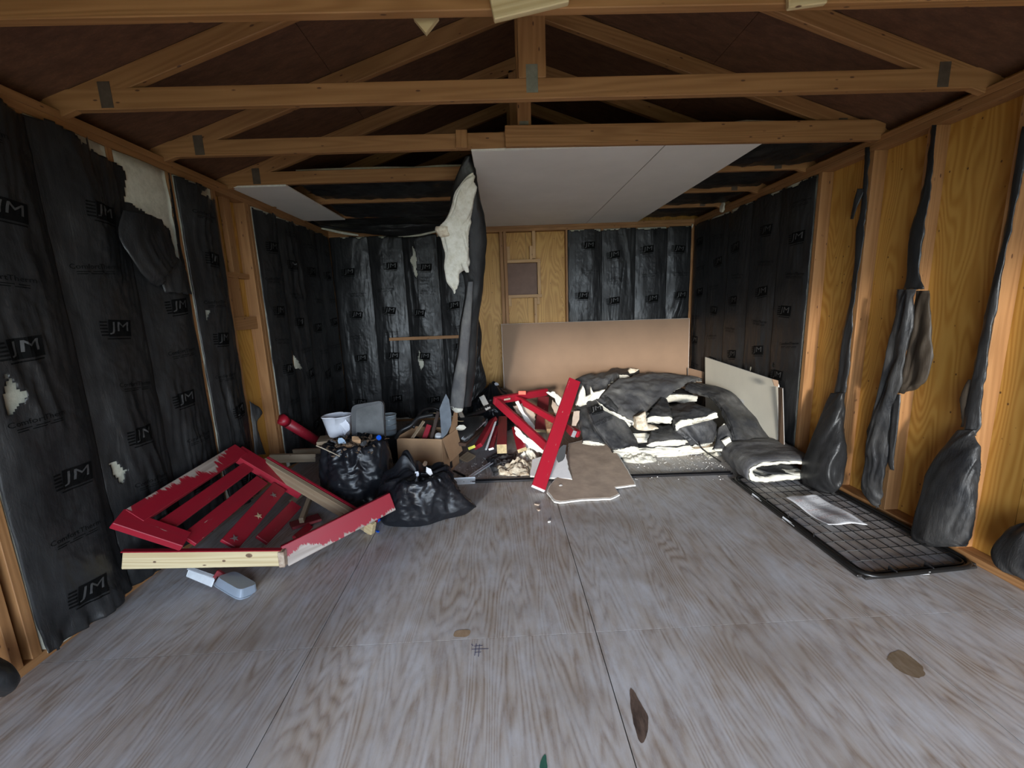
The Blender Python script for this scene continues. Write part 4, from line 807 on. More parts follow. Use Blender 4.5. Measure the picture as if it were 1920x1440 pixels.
card('grey_board', [(836, 737), (842, 748), (846, 775), (846, 795), (838, 812), (828, 822), (826, 790), (824, 765), (830, 750)], 3.44, .008, gry_bl, 'pointed slate grey board standing up out of the cardboard box', 'board')
tag(beam('red_stick', at(792, 832, 3.52), at(805, 795, 3.6), .045, .02, red_b, up=(1, 0, 0)), 'bright red stick inside the cardboard box', 'stick')
tag(beam('dark_stick', at(806, 832, 3.46), at(822, 770, 3.6), .03, .02, plain('dark_wood', (.05, .03, .022), .6), up=(1, 0, 0)), 'dark brown stick leaning out of the cardboard box', 'stick')
tag(beam('thin_lath', at(766, 830, 3.48), at(795, 788, 3.6), .03, .012, pine_old, up=(1, 0, .4)), 'pale edged lath leaning in the left part of the box', 'stick')
rod('black_hose', [at(742, 820, 3.5), at(752, 806, 3.48), at(770, 796, 3.5), at(785, 782, 3.55), at(812, 776, 3.6)], .018, blk_pl, 'black hose curling over the back rim of the cardboard box', 'hose')
rod('black_hose', [at(775, 800, 3.62), at(790, 770, 3.8), at(812, 764, 3.9), at(830, 770, 3.9)], .014, blk_pl, 'thinner black hose looped behind the cardboard box', 'hose')
rod('cord', [at(806, 773, 3.7), at(822, 774, 3.62), at(815, 785, 3.6), at(812, 800, 3.55)], .004, rope, 'tan cord hanging over the box contents', 'cord')
rod('cord', [at(850, 784, 3.7), at(860, 788, 3.75), at(869, 788, 3.8)], .003, rope, 'short yellow cord end right of the box', 'cord')
tag(cap('white_cup', at(822, 822, 3.5), .032, .05, paper, None, None, (.2, -.3, 1)), 'white cup inside the right part of the box', 'cup')
tag(beam('box_filling', bp(.02, .02, .15), bp(.40, .02, .15)+ey*.0, .28, .25, blk_pl, up=(0, 0, 1), ch=.01), 'dark folded stuff filling the cardboard box', 'junk') if False else None
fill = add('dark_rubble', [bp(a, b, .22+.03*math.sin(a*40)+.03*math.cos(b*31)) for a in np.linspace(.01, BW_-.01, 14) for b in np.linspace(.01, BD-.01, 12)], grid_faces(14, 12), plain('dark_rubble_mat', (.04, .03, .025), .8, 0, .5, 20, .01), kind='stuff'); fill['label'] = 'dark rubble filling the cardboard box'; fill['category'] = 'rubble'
add_r = tag(beam('dark_plank', bp(.05, .2, .25), bp(.3, .3, .36), .05, .015, plain('dark_wood_b', (.07, .04, .03), .7)), 'dark plank end lying on the box rubble', 'stick')

# --- rails and trims on the floor
t = thing('sliding_rail', fl(1100, 890), 'long dark double metal rail lying across the whole floor before the debris', 'rail')
r0 = fl(885, 902); r1 = fl(1372, 886)
for dy in (-.018, .018): beam('rail_rib', r0+A([0, dy, .008]), r1+A([0, dy, .008]), .014, .008, dk_steel, t, up=(0, 0, 1), seg=1)
beam('rail_web', r0+A([0, 0, .003]), r1+A([0, 0, .003]), .05, .004, blk_met, t, up=(0, 1, 0), seg=1, ch=.0008)
t = thing('white_strip', fl(865, 902), 'short white painted metal strip on the floor at the left end of the dark rail', 'metal strip')
w0 = fl(838, 903, .012); w1 = fl(891, 900, .012); beam('strip', w0, w1, .06, .004, white_mt, t, up=(0, 1, .35), ch=.001)
beam('lip', w0+A([0, .03, .015]), w1+A([0, .03, .015]), .018, .003, white_mt, t, up=(0, 0, 1), ch=.001)
for k in (.3, .6, .85): cap('screw_hole', w0+(w1-w0)*k+A([0, -.008, .001]), .004, .001, blk_met, None, None, (0, -.3, 1), t)
def channel(p0, p1, w, mat, label, name='metal_channel', up=(0, 0, 1)):
    t = thing(name, (float(p0[0]), float(p0[1]), min(float(p0[2]), float(p1[2]))), label, 'metal strip'); d = nz(p1-p0); u_ = nz(np.asarray(up, float)-(np.asarray(up, float)@d)*d); s_ = np.cross(u_, d)
    beam('web', p0, p1, w, .002, mat, t, up=s_, ch=.0005, seg=1)
    for k in (-1, 1): beam('flange', p0+s_*k*w/2+u_*.006, p1+s_*k*w/2+u_*.006, .012, .002, mat, t, up=u_, ch=.0005, seg=1)
    return t
channel(fl(881, 894, .015), fl(922, 867, .02), .03, alu, 'pale metal channel lying on the floor right of the cardboard box')
channel(at(868, 823, 3.6), at(908, 789, 3.9), .035, alu, 'bright metal channel leaning beside the cardboard box', up=(-.3, -.8, .5))
channel(fl(850, 882, .005), fl(872, 893, .005), .012, dk_steel, 'thin dark metal angle on the floor by the box corner')
channel(at(912, 842, 3.55), at(930, 790, 3.95), .012, white_mt, 'thin white metal edge leaning among the red boards', up=(-.5, -.8, .2))
# dark bracket and clutter behind
tag(beam('black_bar', at(868, 782, 3.9), at(931, 759, 4.1), .03, .03, blk_met, up=(0, -.3, 1)), 'black metal bar leaning behind the metal channel', 'bar')
for k in range(7): cap('bar_bolt', at(894+k*4.4, 769-k*1.7, 3.88+.02*k), .011, .02, blk_met, None, None, (0, -.5, 1), bpy.data.objects['black_bar'])
tag(beam('grey_block', at(903, 741, 4.05), at(916, 766, 4.0), .055, .03, plain('grey_wood', (.30, .285, .26), .8), up=(1, 0, .3)), 'small grey wood block standing on the black bar', 'wood scrap')
tag(beam('grey_block', at(862, 770, 3.9), at(869, 784, 3.88), .04, .03, plain('grey_wood_b', (.17, .14, .11), .8), up=(1, 0, .3)), 'short brown wood block below the hanging batt', 'wood scrap')
bb = trash_bag('dark trash bag against the back wall left of the brown board', (-.13, 4.85), .26, .28, .42, 431, peak=(-.1, 4.8, .12), opened=False)
scrap('scrap', at(931, 719, 4.7), .04, cloth, 'white scrap on top of the dark bag at the back wall', 'litter', 88, tilt=(0, -.4, 1), n=6)
tag(tube_px('black_film', [(at(858, 780, 3.9), at(905, 778, 3.9), .03), (at(856, 795, 3.8), at(905, 790, 3.8), .05), (at(858, 812, 3.7), at(893, 805, 3.7), .05), (at(866, 826, 3.65), at(880, 822, 3.65), .03)], film_wall, None, seed=441, n=40, m=36, wr=.02), 'crumpled black film right of the cardboard box', 'insulation')
scrap('white_fibre', at(866, 800, 3.66), .05, fiber, 'white fibre tuft on the crumpled black film by the box', 'insulation', 89, tilt=(0, -1, .3), th=.02, n=12, bend=.02)

# --- red boards
def rb_(label, p0, p1, w, th, mat, up, end=None, name='red_board', e2=0):
    t = thing(name, (float(p0[0]+p1[0])/2, float(p0[1]+p1[1])/2, max(0, min(float(p0[2]), float(p1[2])))), label, 'board'); beam('painted_board', p0, p1, w, th, mat, t, up=up, seg=5)
    if end: d = nz(p0-p1); beam('sawn_end', p0+d*.0005, p0+d*.004, w*.98, th*.98, end, t, up=up, seg=1, ch=.001)
    return t
big0 = fl(1009, 914, .045); big1 = at(1077, 712, 3.75)
t = rb_('biggest red board, standing slanted on the broken drywall in the middle', big0, big1, .108, .038, red_b, (1, 0, -.3), white_mt)
rw_ = plain('weathered_raw_end', (.42, .33, .18), .8, 0, .35, 40)
t = thing('red_gate', at(960, 790, 3.8), 'red painted wooden gate frame of crossing rails leaning behind the biggest red board', 'wooden frame')
beam('top_rail', at(926, 750, 3.95), at(1025, 733, 4.3), .075, .036, red_m, t, up=(0, -.3, 1)); beam('side_rail', at(931, 751, 3.96), at(1024, 836, 3.45), .075, .036, red_m, t, up=(.5, -.4, .8))
beam('cross_rail', at(968, 745, 4.08), at(1086, 813, 3.55), .06, .036, red_b, t, up=(.4, -.4, .9))
tag(beam('orange_tag', at(972, 735, 4.06), at(986, 735, 4.06), .036, .003, orange, up=(0, 0, 1), ch=.0008), 'orange red tag on the top rail of the red gate frame', 'tag')
tag(beam('sticker', at(945, 748, 3.965), at(957, 746, 4.0), .018, .002, dw_dusty, up=(0, -.3, 1), ch=.0005), 'pale worn sticker on the left end of the red gate frame', 'sticker')
rb_('dusty red board standing behind the cross rail, raw wood at its foot', at(1014, 806, 3.95), at(1019, 744, 4.4), .12, .036, red_d, (1, 0, 0), rw_)
rb_('short raw wood block with dusty red top behind the biggest board', at(1034, 808, 3.8), at(1030, 785, 4.0), .09, .06, stain('raw_dusty_wood', (.46, .35, .18), (.30, .10, .07)), (1, 0, 0))
rb_('square red post lying towards the camera, its pale sawn end facing out', at(941, 840, 3.55), at(943, 786, 4.25), .088, .088, red_d, (0, 0, 1), rw_, name='red_post_piece')
rb_('red board with raw foot right of the square red post', at(979, 842, 3.55), at(968, 800, 4.0), .085, .036, red_b, (1, 0, .3), rw_)
rb_('dark red board leaning left of the thin white edge', at(896, 836, 3.55), at(925, 785, 4.1), .085, .036, red_m, (.8, 0, .5))
rb_('thin dusty red lath left of the square red post', at(921, 840, 3.6), at(932, 798, 4.0), .05, .02, red_d, (.8, 0, .3), paper)
rb_('small red end block at the right of the biggest red board', at(1076, 812, 3.42), at(1064, 800, 3.6), .06, .036, red_b, (.4, 0, .9), galv)
rb_('dark brown board lying under the leaning red boards', at(862, 832, 3.6), at(900, 800, 4.1), .12, .03, plain('brown_panel', (.10, .055, .035), .7), (1, .3, 0))
tag(beam('yellow_tag', at(878, 840, 3.5), at(891, 835, 3.5), .025, .004, yellow, up=(0, 0, 1), ch=.0008), 'small bright yellow tag below the dark red board', 'tag')
tag(beam('board', fl(868, 862, .01), fl(884, 850, .03), .1, .02, pine_old, up=(1, .6, 0)), 'tan board on the floor under the yellow tag', 'board')
# torn pieces between the rails
card('plaster_shard', [(966, 752), (972, 750), (985, 775), (1003, 798), (1003, 806), (985, 788)], 3.9, .014, gyps, 'long white plaster splinter inside the red gate frame', 'plaster shard', seed=3, amp=.004)
card('plaster_shard', [(962, 760), (985, 752), (1000, 760), (1004, 785), (998, 800), (980, 785)], 4.0, .014, dw_dusty, 'brown-backed plaster piece inside the red gate frame', 'plaster shard', seed=4, amp=.008)
card('plaster_shard', [(1024, 734), (1040, 733), (1052, 744), (1062, 760), (1055, 778), (1046, 770), (1040, 745)], 4.0, .014, gyps, 'curled white plaster shard left of the biggest red board top', 'plaster shard', seed=5, amp=.008)
card('plaster_shard', [(1036, 748), (1050, 765), (1056, 780), (1042, 778), (1034, 760)], 3.95, .014, dw_dusty, 'brown plaster shard below the curled white one', 'plaster shard', seed=6, amp=.006)
card('plaster_shard', [(1076, 770), (1087, 769), (1086, 785), (1080, 797), (1072, 797)], 3.6, .014, dw_dusty, 'small tan plaster chip right of the biggest red board', 'plaster shard', seed=7, amp=.003)
card('plaster_shard', [(965, 798), (985, 815), (1022, 840), (1020, 850), (990, 838), (968, 815)], 3.62, .012, gyps, 'white torn plaster strip under the side rail of the gate frame', 'plaster shard', seed=8, amp=.008)

# --- fibre rubble, film and plaster on the floor
px_ = lambda pts, z: [fl(u, v, z) for u, v in pts]
def lump(name, pts, h, mat, label, cat, seed, z=0., n=40, am=.02, kind=None, parent=None):
    """low heap with a pixel outline on the floor plane"""
    O = A(px_(pts, z)); c = O.mean(0); k = len(O); V = []; F = []; ang = np.linspace(0, k, 72, endpoint=False)
    R_ = A([O[int(a) % k]*(1-(a-int(a)))+O[(int(a)+1) % k]*(a-int(a)) for a in ang]); lv = np.linspace(1, 0.02, 16)
    for i, r in enumerate(lv):
        P = c+(R_-c)*r; hh = h*(1-r**2.2)**.6; P = P.copy(); P[:, 2] = z+hh*(1+.5*fbm(P[:, 0]*18, P[:, 1]*18, seed))+(am*.6*fbm(P[:, 0]*45, P[:, 1]*45, seed+2) if i else 0)
        P[:, :2] += n3(P, 22, seed+4)[:, :2]*am*.5; P[:, 2] = np.maximum(P[:, 2], z+.001); V += list(P)
    for i in range(15):
        for j in range(72): a = i*72+j; b = i*72+(j+1) % 72; F.append((a, b, b+72, a+72))
    F.append(tuple(range(15*72, 16*72))); F.append(tuple(range(72))[::-1])
    o = add(name, V, F, mat, parent, smooth=True, kind=kind)
    if label: tag(o, label, cat)
    return o
lump('film_sheet', [(912, 860), (930, 848), (968, 850), (966, 868), (935, 888), (928, 892)], .03, film_grey, 'grey faded film sheet on the floor below the red boards', 'insulation', 501, am=.012)
lump('fiber_rubble', [(930, 880), (955, 878), (975, 858), (990, 846), (1012, 850), (1014, 866), (998, 876), (994, 892), (960, 893), (936, 890)], .05, fiber_d, 'heap of dirty white fibre and plaster crumbs left of the biggest red board', 'rubble', 503, am=.03)
lump('fiber_rubble', [(960, 868), (985, 850), (1008, 848), (1012, 862), (985, 872)], .09, fiber, 'cream fibre lump on the dirty fibre heap', 'rubble', 505, am=.03)
rsc = np.random.RandomState(5); V = []; F = []
for k in range(520):
    z_ = rsc.rand()
    if z_ < .35: p = fl(rsc.uniform(860, 1010), rsc.uniform(855, 893))
    elif z_ < .7: p = fl(rsc.uniform(1230, 1360), rsc.uniform(845, 882))
    else: p = fl(rsc.uniform(880, 1380), rsc.uniform(866, 900))
    r = rsc.uniform(.002, .009); o = len(V); ph = rsc.rand()*6
    for a in range(5): V.append(p+A([r*math.cos(ph+a*1.256), r*math.sin(ph+a*1.256)*.8, .001]))
    V.append(p+A([0, 0, r*rsc.uniform(.5, 1)])); F += [(o+a, o+(a+1) % 5, o+5) for a in range(5)]
o = add('crumbs', V, F, gyps, kind='stuff'); o['label'] = 'scattered white crumbs of plaster and fibre around the debris'; o['category'] = 'crumbs'
for k, (u, v, r, lab) in enumerate([(1008, 945, .022, 'tan plaster chip on the floor before the biggest red board, upper'), (1010, 955, .018, 'tan plaster chip on the floor before the biggest red board, lower'), (1030, 977, .014, 'white crumb on the floor joint before the broken drywall')]):
    scrap('plaster_chip', fl(u, v, .001), r, gyps if k == 2 else dw_dusty, lab, 'plaster chip', 520+k, th=.008, n=6)
def floor_sheet(name, pts, label, mats, th=.0125, amp=.006, seed=0, z0=.002, tilt=None, step=.035, side=None):
    pl3 = tilt or [(pts[0][0], pts[0][1], .01), (pts[2][0], pts[2][1], .01), (pts[4][0], pts[4][1], .01)]; A0, A1, A2 = [fl(*p) for p in pl3]; pn = nz(np.cross(A1-A0, A2-A0)); P = [onpl(q[0], q[1], A0, pn) for q in pts]; P = jag(P, amp, step, seed); c = sum(P)/len(P)
    t = thing(name, (c[0], c[1], 0), label, 'drywall'); nn = nz(np.cross(P[2]-P[0], P[-2]-P[0])); nn = nn if nn[2] > 0 else -nn
    prism('gypsum_core', P, nn*th*.9, mats[1], t); prism('paper_face', [p+(c-p)*.028+nn*th*.9 for p in P], nn*th*.1, mats[0], t)
    return t
floor_sheet('white_plasterboard', [(994, 893), (998, 862), (1030, 852), (1062, 852), (1066, 880), (1073, 899), (1040, 897)], 'white plasterboard piece under the foot of the biggest red board', (paper, gyps), seed=11, amp=.004, tilt=[(994, 893, .015), (1073, 899, .03), (1030, 852, .09)])
bd = floor_sheet('broken_drywall', [(1066, 832), (1132, 817), (1162, 857), (1191, 905), (1192, 910), (1153, 915), (1162, 928), (1145, 936), (1091, 938), (1049, 943), (1039, 941), (1025, 924), (1030, 912), (1062, 875)], 'broken brown-backed drywall sheet with torn white edges lying under the biggest red board', (dw_dusty, gyps), seed=12, amp=.003, tilt=[(1049, 943, .004), (1160, 930, .004), (1100, 825, .07)])
for k, (u, v, r) in enumerate([(1136, 898, .03), (1102, 884, .02), (1052, 912, .018)]):
    lump('plaster_crumb', [(u-r*420, v), (u-r*150, v-5), (u+r*300, v-3), (u+r*330, v+3), (u, v+4)], .012, gyps, ['largest white crumb lying on the broken drywall', 'flat white smear crumb on the broken drywall', 'small white crumb on the broken drywall near the red board'][k], 'crumb', 530+k, z=.018, am=.006)
card('dark_rag', [(1052, 836), (1062, 833), (1060, 848), (1055, 862), (1047, 866), (1044, 856)], 3.25, .02, blk_pl, 'black torn rag beside the biggest red board', 'rag', amp=.01, seed=9)

# --- boards leaning on the back and right walls
def leaning(name, px, th, label, mats, Ys):
    P = [at(u, v, y) for (u, v), y in zip(px, Ys)]; pn = nz(np.cross(P[1]-P[0], P[3]-P[0])); P[2] = onpl(px[2][0], px[2][1], P[0], pn); c = sum(P)/4
    t = thing(name, (c[0], c[1], min(p[2] for p in P)), label, 'drywall'); prism('gypsum_core', P, (0, th*.86, 0), mats[1], t)
    prism('paper_face', [p+(c-p)*.003 for p in P], (0, -th*.1, 0), mats[0], t); prism('paper_face', [p+(c-p)*.003+A([0, th*.86, 0]) for p in P], (0, th*.1, 0), mats[0], t); return t
leaning('leaning_drywall', [(940, 606), (1293, 595), (1290, 758), (947, 775)], .0127, 'large brown-faced drywall sheet leaning upright against the back wall', (dw_brown, gyps), [5.17, 5.17, 5.02, 5.02])
t = thing('leaning_drywall', (2.3, 3.9, 0), 'cream white drywall piece leaning on the right wall batts behind the pile', 'drywall')
XD = 2.335; P = [wx(1322, 668, XD), wx(1455, 712, XD), wx(1459, 722, XD), wx(1456, 840, XD-.04), wx(1330, 790, XD-.04)]; P[4][2] = .01; P[4][1] = 4.55; P[3][2] = .01; P[3][1] = 3.30
P = P[::-1]
prism('gypsum_core', P, (.011, 0, 0), gyps, t); c = sum(P)/5; prism('paper_face', [p+(c-p)*.003 for p in P], (-.0012, 0, 0), dw_cream, t); prism('paper_face', [p+(c-p)*.003+A([.011, 0, 0]) for p in P], (.0012, 0, 0), dw_brown, t)
card('torn_corner', [(1448, 709), (1459, 712), (1459, 724), (1452, 722)], 3.29, .006, dw_brown, None, None, parent=t, amp=.004, seed=2)
t = thing('leaning_drywall', (2.33, 3.3, 0), 'narrow drywall offcut standing edge-on beside the cream board', 'drywall')
P = [at(1459, 725, 3.36), at(1467, 727, 3.27), at(1474, 842, 3.2), at(1462, 842, 3.29)]; P[2][2] = .02; P[3][2] = .02
prism('gypsum_core', P, (.02, .02, 0), gyps, t); prism('paper_face', P, (-.002, -.002, 0), dw_brown, t)
# small brown board remnant low in the back right corner
leaning('leaning_drywall', [(1290, 688), (1325, 697), (1325, 740), (1290, 745)], .0127, 'small brown drywall corner piece in the back right corner', (dw_brown, gyps), [5.0, 4.8, 4.8, 5.0])

# --- the insulation pile
def batt_slab(label, rows, th, seed, film_=film_grey, flip=False, n=46, m=22, group=None, over=-.01, parent=None, wrk=1., jag_=.02, wrap=True, core=fiber, ex=.0):
    """loose batt: rows of (left, right) points along its length, thickness th below; black film on top, ragged fibre below"""
    R = crs(A([[np.asarray(a), np.asarray(b)] for a, b in rows]), n); S = np.linspace(0, 1, m)
    P = R[:, None, 0]*(1-S)[None, :, None]+R[:, None, 1]*S[None, :, None]
    dT = np.gradient(P, axis=0); dS = np.gradient(P, axis=1); N = np.cross(dT, dS); N /= np.linalg.norm(N, axis=2)[..., None]+1e-9
    if flip: N = -N
    wd_ = float(np.linalg.norm(R[:, 1]-R[:, 0], axis=1).mean()); ln = float(np.linalg.norm(np.diff(R.mean(1), axis=0), axis=1).sum()); X = (S*wd_)[None]+np.zeros((n, 1)); Y = np.linspace(0, ln, n)[:, None]+0*X
    D = wrk*(.016*fbm(X*5, Y*4, seed)+.008*rdg(X*12+Y*2, Y*5, seed+1)+.004*rdg(X*30, Y*14+X*8, seed+2))-.018*(np.abs(2*S-1)**6)[None]
    T_ = P+D[..., None]*N; c = R.mean((0, 1)); z0 = max(0., float(min(R[..., 2].min()-th, 9)))
    t = parent or thing('insulation_batt', (float(c[0]), float(c[1]), z0), label, 'insulation', group)
    keep = np.ones((n-1, m-1), bool); r_ = np.random.RandomState(seed)
    for i in range(n-1):
        pass
    add('plastic_facing', T_.reshape(-1, 3), grid_faces(n, m, keep=keep, flip=flip), film_, t, smooth=True, solid=.002)
    k = 6; ring = []
    top = T_-N*.005; bot = P-N*th*(1+.12*fbm(X*6, Y*6, seed+5))[..., None]
    xd = nz(R[:, 1]-R[:, 0]) if False else (R[:, 1]-R[:, 0])/np.linalg.norm(R[:, 1]-R[:, 0], axis=1)[:, None]
    V = []
    for i in range(n):
        rr = list(top[i])
        for q_ in range(1, k): f = q_/k; rr.append(top[i, -1]*(1-f)+bot[i, -1]*f+xd[i]*ex*math.sin(math.pi*f))
        rr += list(bot[i][::-1])
        for q_ in range(1, k): f = q_/k; rr.append(bot[i, 0]*(1-f)+top[i, 0]*f-xd[i]*ex*math.sin(math.pi*f))
        ring.append(rr)
    ring = A(ring); L_ = ring.shape[1]; flat = ring.reshape(-1, 3); F = []
    for i in range(n-1):
        for j in range(L_): a = i*L_+j; b = i*L_+(j+1) % L_; f_ = (a, b, b+L_, a+L_); F.append(f_ if flip else f_[::-1])
    ns = len(F); V = list(flat); MI_ = [(1 if (wrap and (j < m-1+k-1 or j >= m+k-1+m-1)) else 0) for _ in range(n-1) for j in range(L_)]
    for e, i, sg in ((0, 0, -1), (1, n-1, 1)):
        base = ring[i]; ce = base.mean(0); o = i*L_; prev = list(range(o, o+L_)); dirn = nz(R[i].mean(0)-R[i-sg].mean(0))
        for lv in (.8, .55, .3, .08):
            cur = list(range(len(V), len(V)+L_)); V += list(ce+(base-ce)*lv+dirn*.018*(1-lv**3)); 
            for j in range(L_): F.append((prev[j], prev[(j+1) % L_], cur[(j+1) % L_], cur[j]))
            prev = cur
        F.append(tuple(prev))
    V = A(V); am = np.ones(len(V)); V = V+n3(V, 16, seed+7)*.010*am[:, None]+n3(V, 45, seed+8)*.0045; V[:, 2] = np.maximum(V[:, 2], .003)
    # keep the fibre below the film
    nt = n*L_; idx = (np.arange(n)[:, None]*L_+np.arange(m)[None]).ravel(); V[idx] = (T_-N*.007).reshape(-1, 3)+n3(T_.reshape(-1, 3), 20, seed+9)*.003
    add('fiberglass_core', V, F, [core, film_], t, smooth=True, mi=MI_+[0]*(len(F)-ns))
    return t
# rows run front -> back; left, right per row; film on the upper side
p1 = batt_slab('widest grey-black batt draped over the top of the pile, its cream end torn', [(at(1120, 750, 3.62), at(1187, 789, 3.46)), (at(1137, 727, 3.85), at(1213, 768, 3.68)), (at(1162, 705, 4.15), at(1250, 738, 4.0)), (at(1200, 696, 4.5), at(1290, 712, 4.4)), (at(1225, 697, 4.8), at(1318, 706, 4.75))], .05, 601, film_grey, flip=True, n=60, m=34)
card('fiber_edge', [(1118, 749), (1140, 766), (1160, 775), (1186, 788), (1189, 796), (1180, 794), (1168, 788), (1162, 793), (1158, 786), (1148, 786), (1143, 780), (1128, 762)], 3.46, .03, fiber, None, None, dY=.08, amp=.006, seed=21, parent=p1)
batt_slab('curved batt sliding down on the right of the pile beside the cream board', [(at(1285, 722, 4.3), at(1305, 716, 4.5)), (at(1330, 738, 4.0), at(1362, 727, 4.1)), (at(1352, 756, 3.78), at(1400, 758, 3.85)), (at(1368, 785, 3.55), at(1428, 790, 3.62)), (at(1378, 822, 3.38), at(1450, 824, 3.42)), (at(1385, 842, 3.3), at(1458, 842, 3.3))], .05, 607, film_dusty, flip=False, n=60, m=34)
b3 = batt_slab('smooth dark batt with printed words bulging at the left front of the pile', [(at(1098, 748, 3.72), at(1138, 738, 3.75)), (at(1104, 766, 3.55), at(1160, 762, 3.58)), (at(1118, 800, 3.42), at(1182, 800, 3.42)), (at(1136, 826, 3.34), at(1194, 820, 3.3)), (at(1150, 842, 3.28), at(1196, 834, 3.22))], .07, 613, film_dusty, n=50, m=30)
batt_slab('dark batt sagging on the far left front of the pile, next to the red board', [(at(1078, 757, 3.8), at(1108, 752, 3.8)), (at(1084, 775, 3.65), at(1120, 790, 3.55)), (at(1090, 800, 3.5), at(1130, 815, 3.45)), (at(1094, 824, 3.42), at(1136, 830, 3.4))], .06, 617, film_dusty)
b4 = batt_slab('folded dark batt at the top left of the pile with a cream torn hole', [(at(1078, 755, 3.82), at(1125, 745, 3.75)), (at(1076, 728, 4.0), at(1135, 722, 4.0)), (at(1078, 708, 4.2), at(1148, 702, 4.2)), (at(1096, 701, 4.5), at(1160, 697, 4.5))], .07, 619, film_grey, flip=True)
card('torn_fiber', [(1081, 757), (1087, 735), (1093, 722), (1097, 731), (1098, 743), (1108, 738), (1108, 724), (1113, 735), (1119, 733), (1135, 729), (1123, 745), (1114, 752), (1100, 757), (1088, 761)], 3.72, .03, fiber, None, None, dY=-.05, amp=.004, seed=23, parent=b4)
b5 = batt_slab('crumpled dark batt at the very back top of the pile', [(at(1130, 704, 4.6), at(1180, 700, 4.6)), (at(1140, 692, 4.8), at(1195, 692, 4.8)), (at(1150, 688, 4.95), at(1200, 690, 4.95))], .06, 623, film_dusty, flip=True)
card('torn_fiber', [(1178, 694), (1182, 689), (1198, 691), (1190, 697), (1181, 699)], 4.55, .03, fiber_d, None, None, parent=b5, amp=.003, seed=24)
batt_slab('short dark batt in the middle of the pile with a thick white cut end', [(at(1214, 778, 3.5), at(1262, 780, 3.5)), (at(1225, 760, 3.65), at(1258, 762, 3.65)), (at(1238, 745, 3.85), at(1252, 745, 3.85))], .075, 631, film_dusty, flip=True, core=fiber)
batt_slab('white batt folded flat at the right middle of the pile, upper layer', [(at(1265, 792, 3.42), at(1345, 770, 3.45)), (at(1258, 776, 3.6), at(1315, 757, 3.65)), (at(1255, 765, 3.8), at(1300, 750, 3.85))], .06, 637, film_dusty, flip=True)
batt_slab('white torn batt below the folded one at the right middle of the pile', [(at(1277, 800, 3.38), at(1338, 785, 3.42)), (at(1295, 818, 3.34), at(1345, 800, 3.40)), (at(1308, 832, 3.32), at(1335, 828, 3.34))], .07, 641, film_dusty, flip=False, ex=.03)
lump('fiber_tuft', [(1275, 803), (1290, 800), (1312, 812), (1335, 790), (1340, 808), (1330, 830), (1312, 836), (1296, 822)], .16, fiber, 'fluffy white fibre tuft spilling out at the right middle of the pile', 'insulation', 643, am=.05)
batt_slab('dark folded batt low in the middle of the pile with a broad white skirt', [(at(1215, 828, 3.36), at(1286, 822, 3.36)), (at(1218, 812, 3.45), at(1276, 808, 3.45)), (at(1222, 800, 3.6), at(1266, 796, 3.6))], .05, 647, film_dusty, flip=True)
lump('fiber_skirt', [(1209, 848), (1214, 832), (1240, 828), (1262, 822), (1268, 800), (1285, 815), (1296, 838), (1294, 851), (1270, 855), (1235, 856)], .09, fiber, 'broad white fibre layer at the foot of the pile, middle', 'insulation', 653, am=.03)
lump('fiber_skirt', [(1162, 856), (1175, 850), (1210, 850), (1229, 856), (1231, 865), (1205, 868), (1172, 866)], .045, fiber, 'low white fibre strip on the floor at the left foot of the pile', 'insulation', 659, am=.02)
lump('fiber_skirt', [(1156, 850), (1160, 842), (1180, 836), (1192, 838), (1188, 848)], .06, fiber, 'small white fibre end under the printed dark batt', 'insulation', 661, am=.02)
lump('film_lump', [(1188, 825), (1196, 800), (1208, 800), (1210, 830), (1203, 845), (1194, 845)], .14, film_dusty, 'dark film fold between the printed batt and the white skirt', 'insulation', 662, am=.02)
tag(tube_px('fiber_tuft', [(at(1187, 782, 3.5), at(1212, 768, 3.5), .03), (at(1188, 795, 3.46), at(1214, 790, 3.46), .05), (at(1192, 802, 3.44), at(1230, 800, 3.44), .04), (at(1205, 806, 3.42), at(1228, 804, 3.42), .01)], fiber_d, None, seed=663, n=26, m=36, wr=.02), 'yellowish fibre tuft hanging below the torn end of the widest batt', 'insulation')
batt_slab('small dark batt scrap at the lower right of the pile with a cream tear', [(at(1346, 800, 3.5), at(1362, 795, 3.5)), (at(1345, 820, 3.42), at(1375, 818, 3.42)), (at(1340, 838, 3.36), at(1380, 838, 3.36))], .05, 667, film_dusty)
card('torn_fiber', [(1354, 825), (1368, 818), (1375, 838), (1362, 838)], 3.36, .02, fiber, 'cream torn fibre patch at the lower right of the pile', 'insulation', amp=.004, seed=25)
lump('fiber_rubble', [(1318, 850), (1335, 846), (1380, 838), (1376, 848), (1350, 853), (1330, 858)], .025, fiber, 'flat white fibre shreds on the floor before the curved batt', 'rubble', 671, am=.015)
# hidden core of the heap: film-wrapped batts stacked below the visible ones
for k, (x0, x1, y0, y1, z0, z1, lab) in enumerate([(.98, 2.1, 3.62, 4.7, .0, .10, 'lowest flat batt inside the pile'), (1.0, 2.05, 3.66, 4.75, .11, .22, 'second flat batt inside the pile'), (1.0, 2.0, 3.9, 4.85, .23, .35, 'third flat batt inside the pile'), (.95, 2.0, 4.15, 4.9, .36, .46, 'upper flat batt inside the pile')]):
    batt_slab(lab+', behind the torn ends', [(A([x0, y0, z1]), A([x1, y0, z1])), (A([x0, (y0+y1)/2, z1]), A([x1, (y0+y1)/2, z1])), (A([x0, y1, z1]), A([x1, y1, z1]))], z1-z0-.01, 680+k, film_dusty, flip=True, n=24, m=20)
tag(beam('board', at(1300, 836, 3.5), at(1345, 830, 3.55), .05, .03, pine_old, up=(0, 1, 0)), 'brown board edge showing under the right of the pile', 'board')
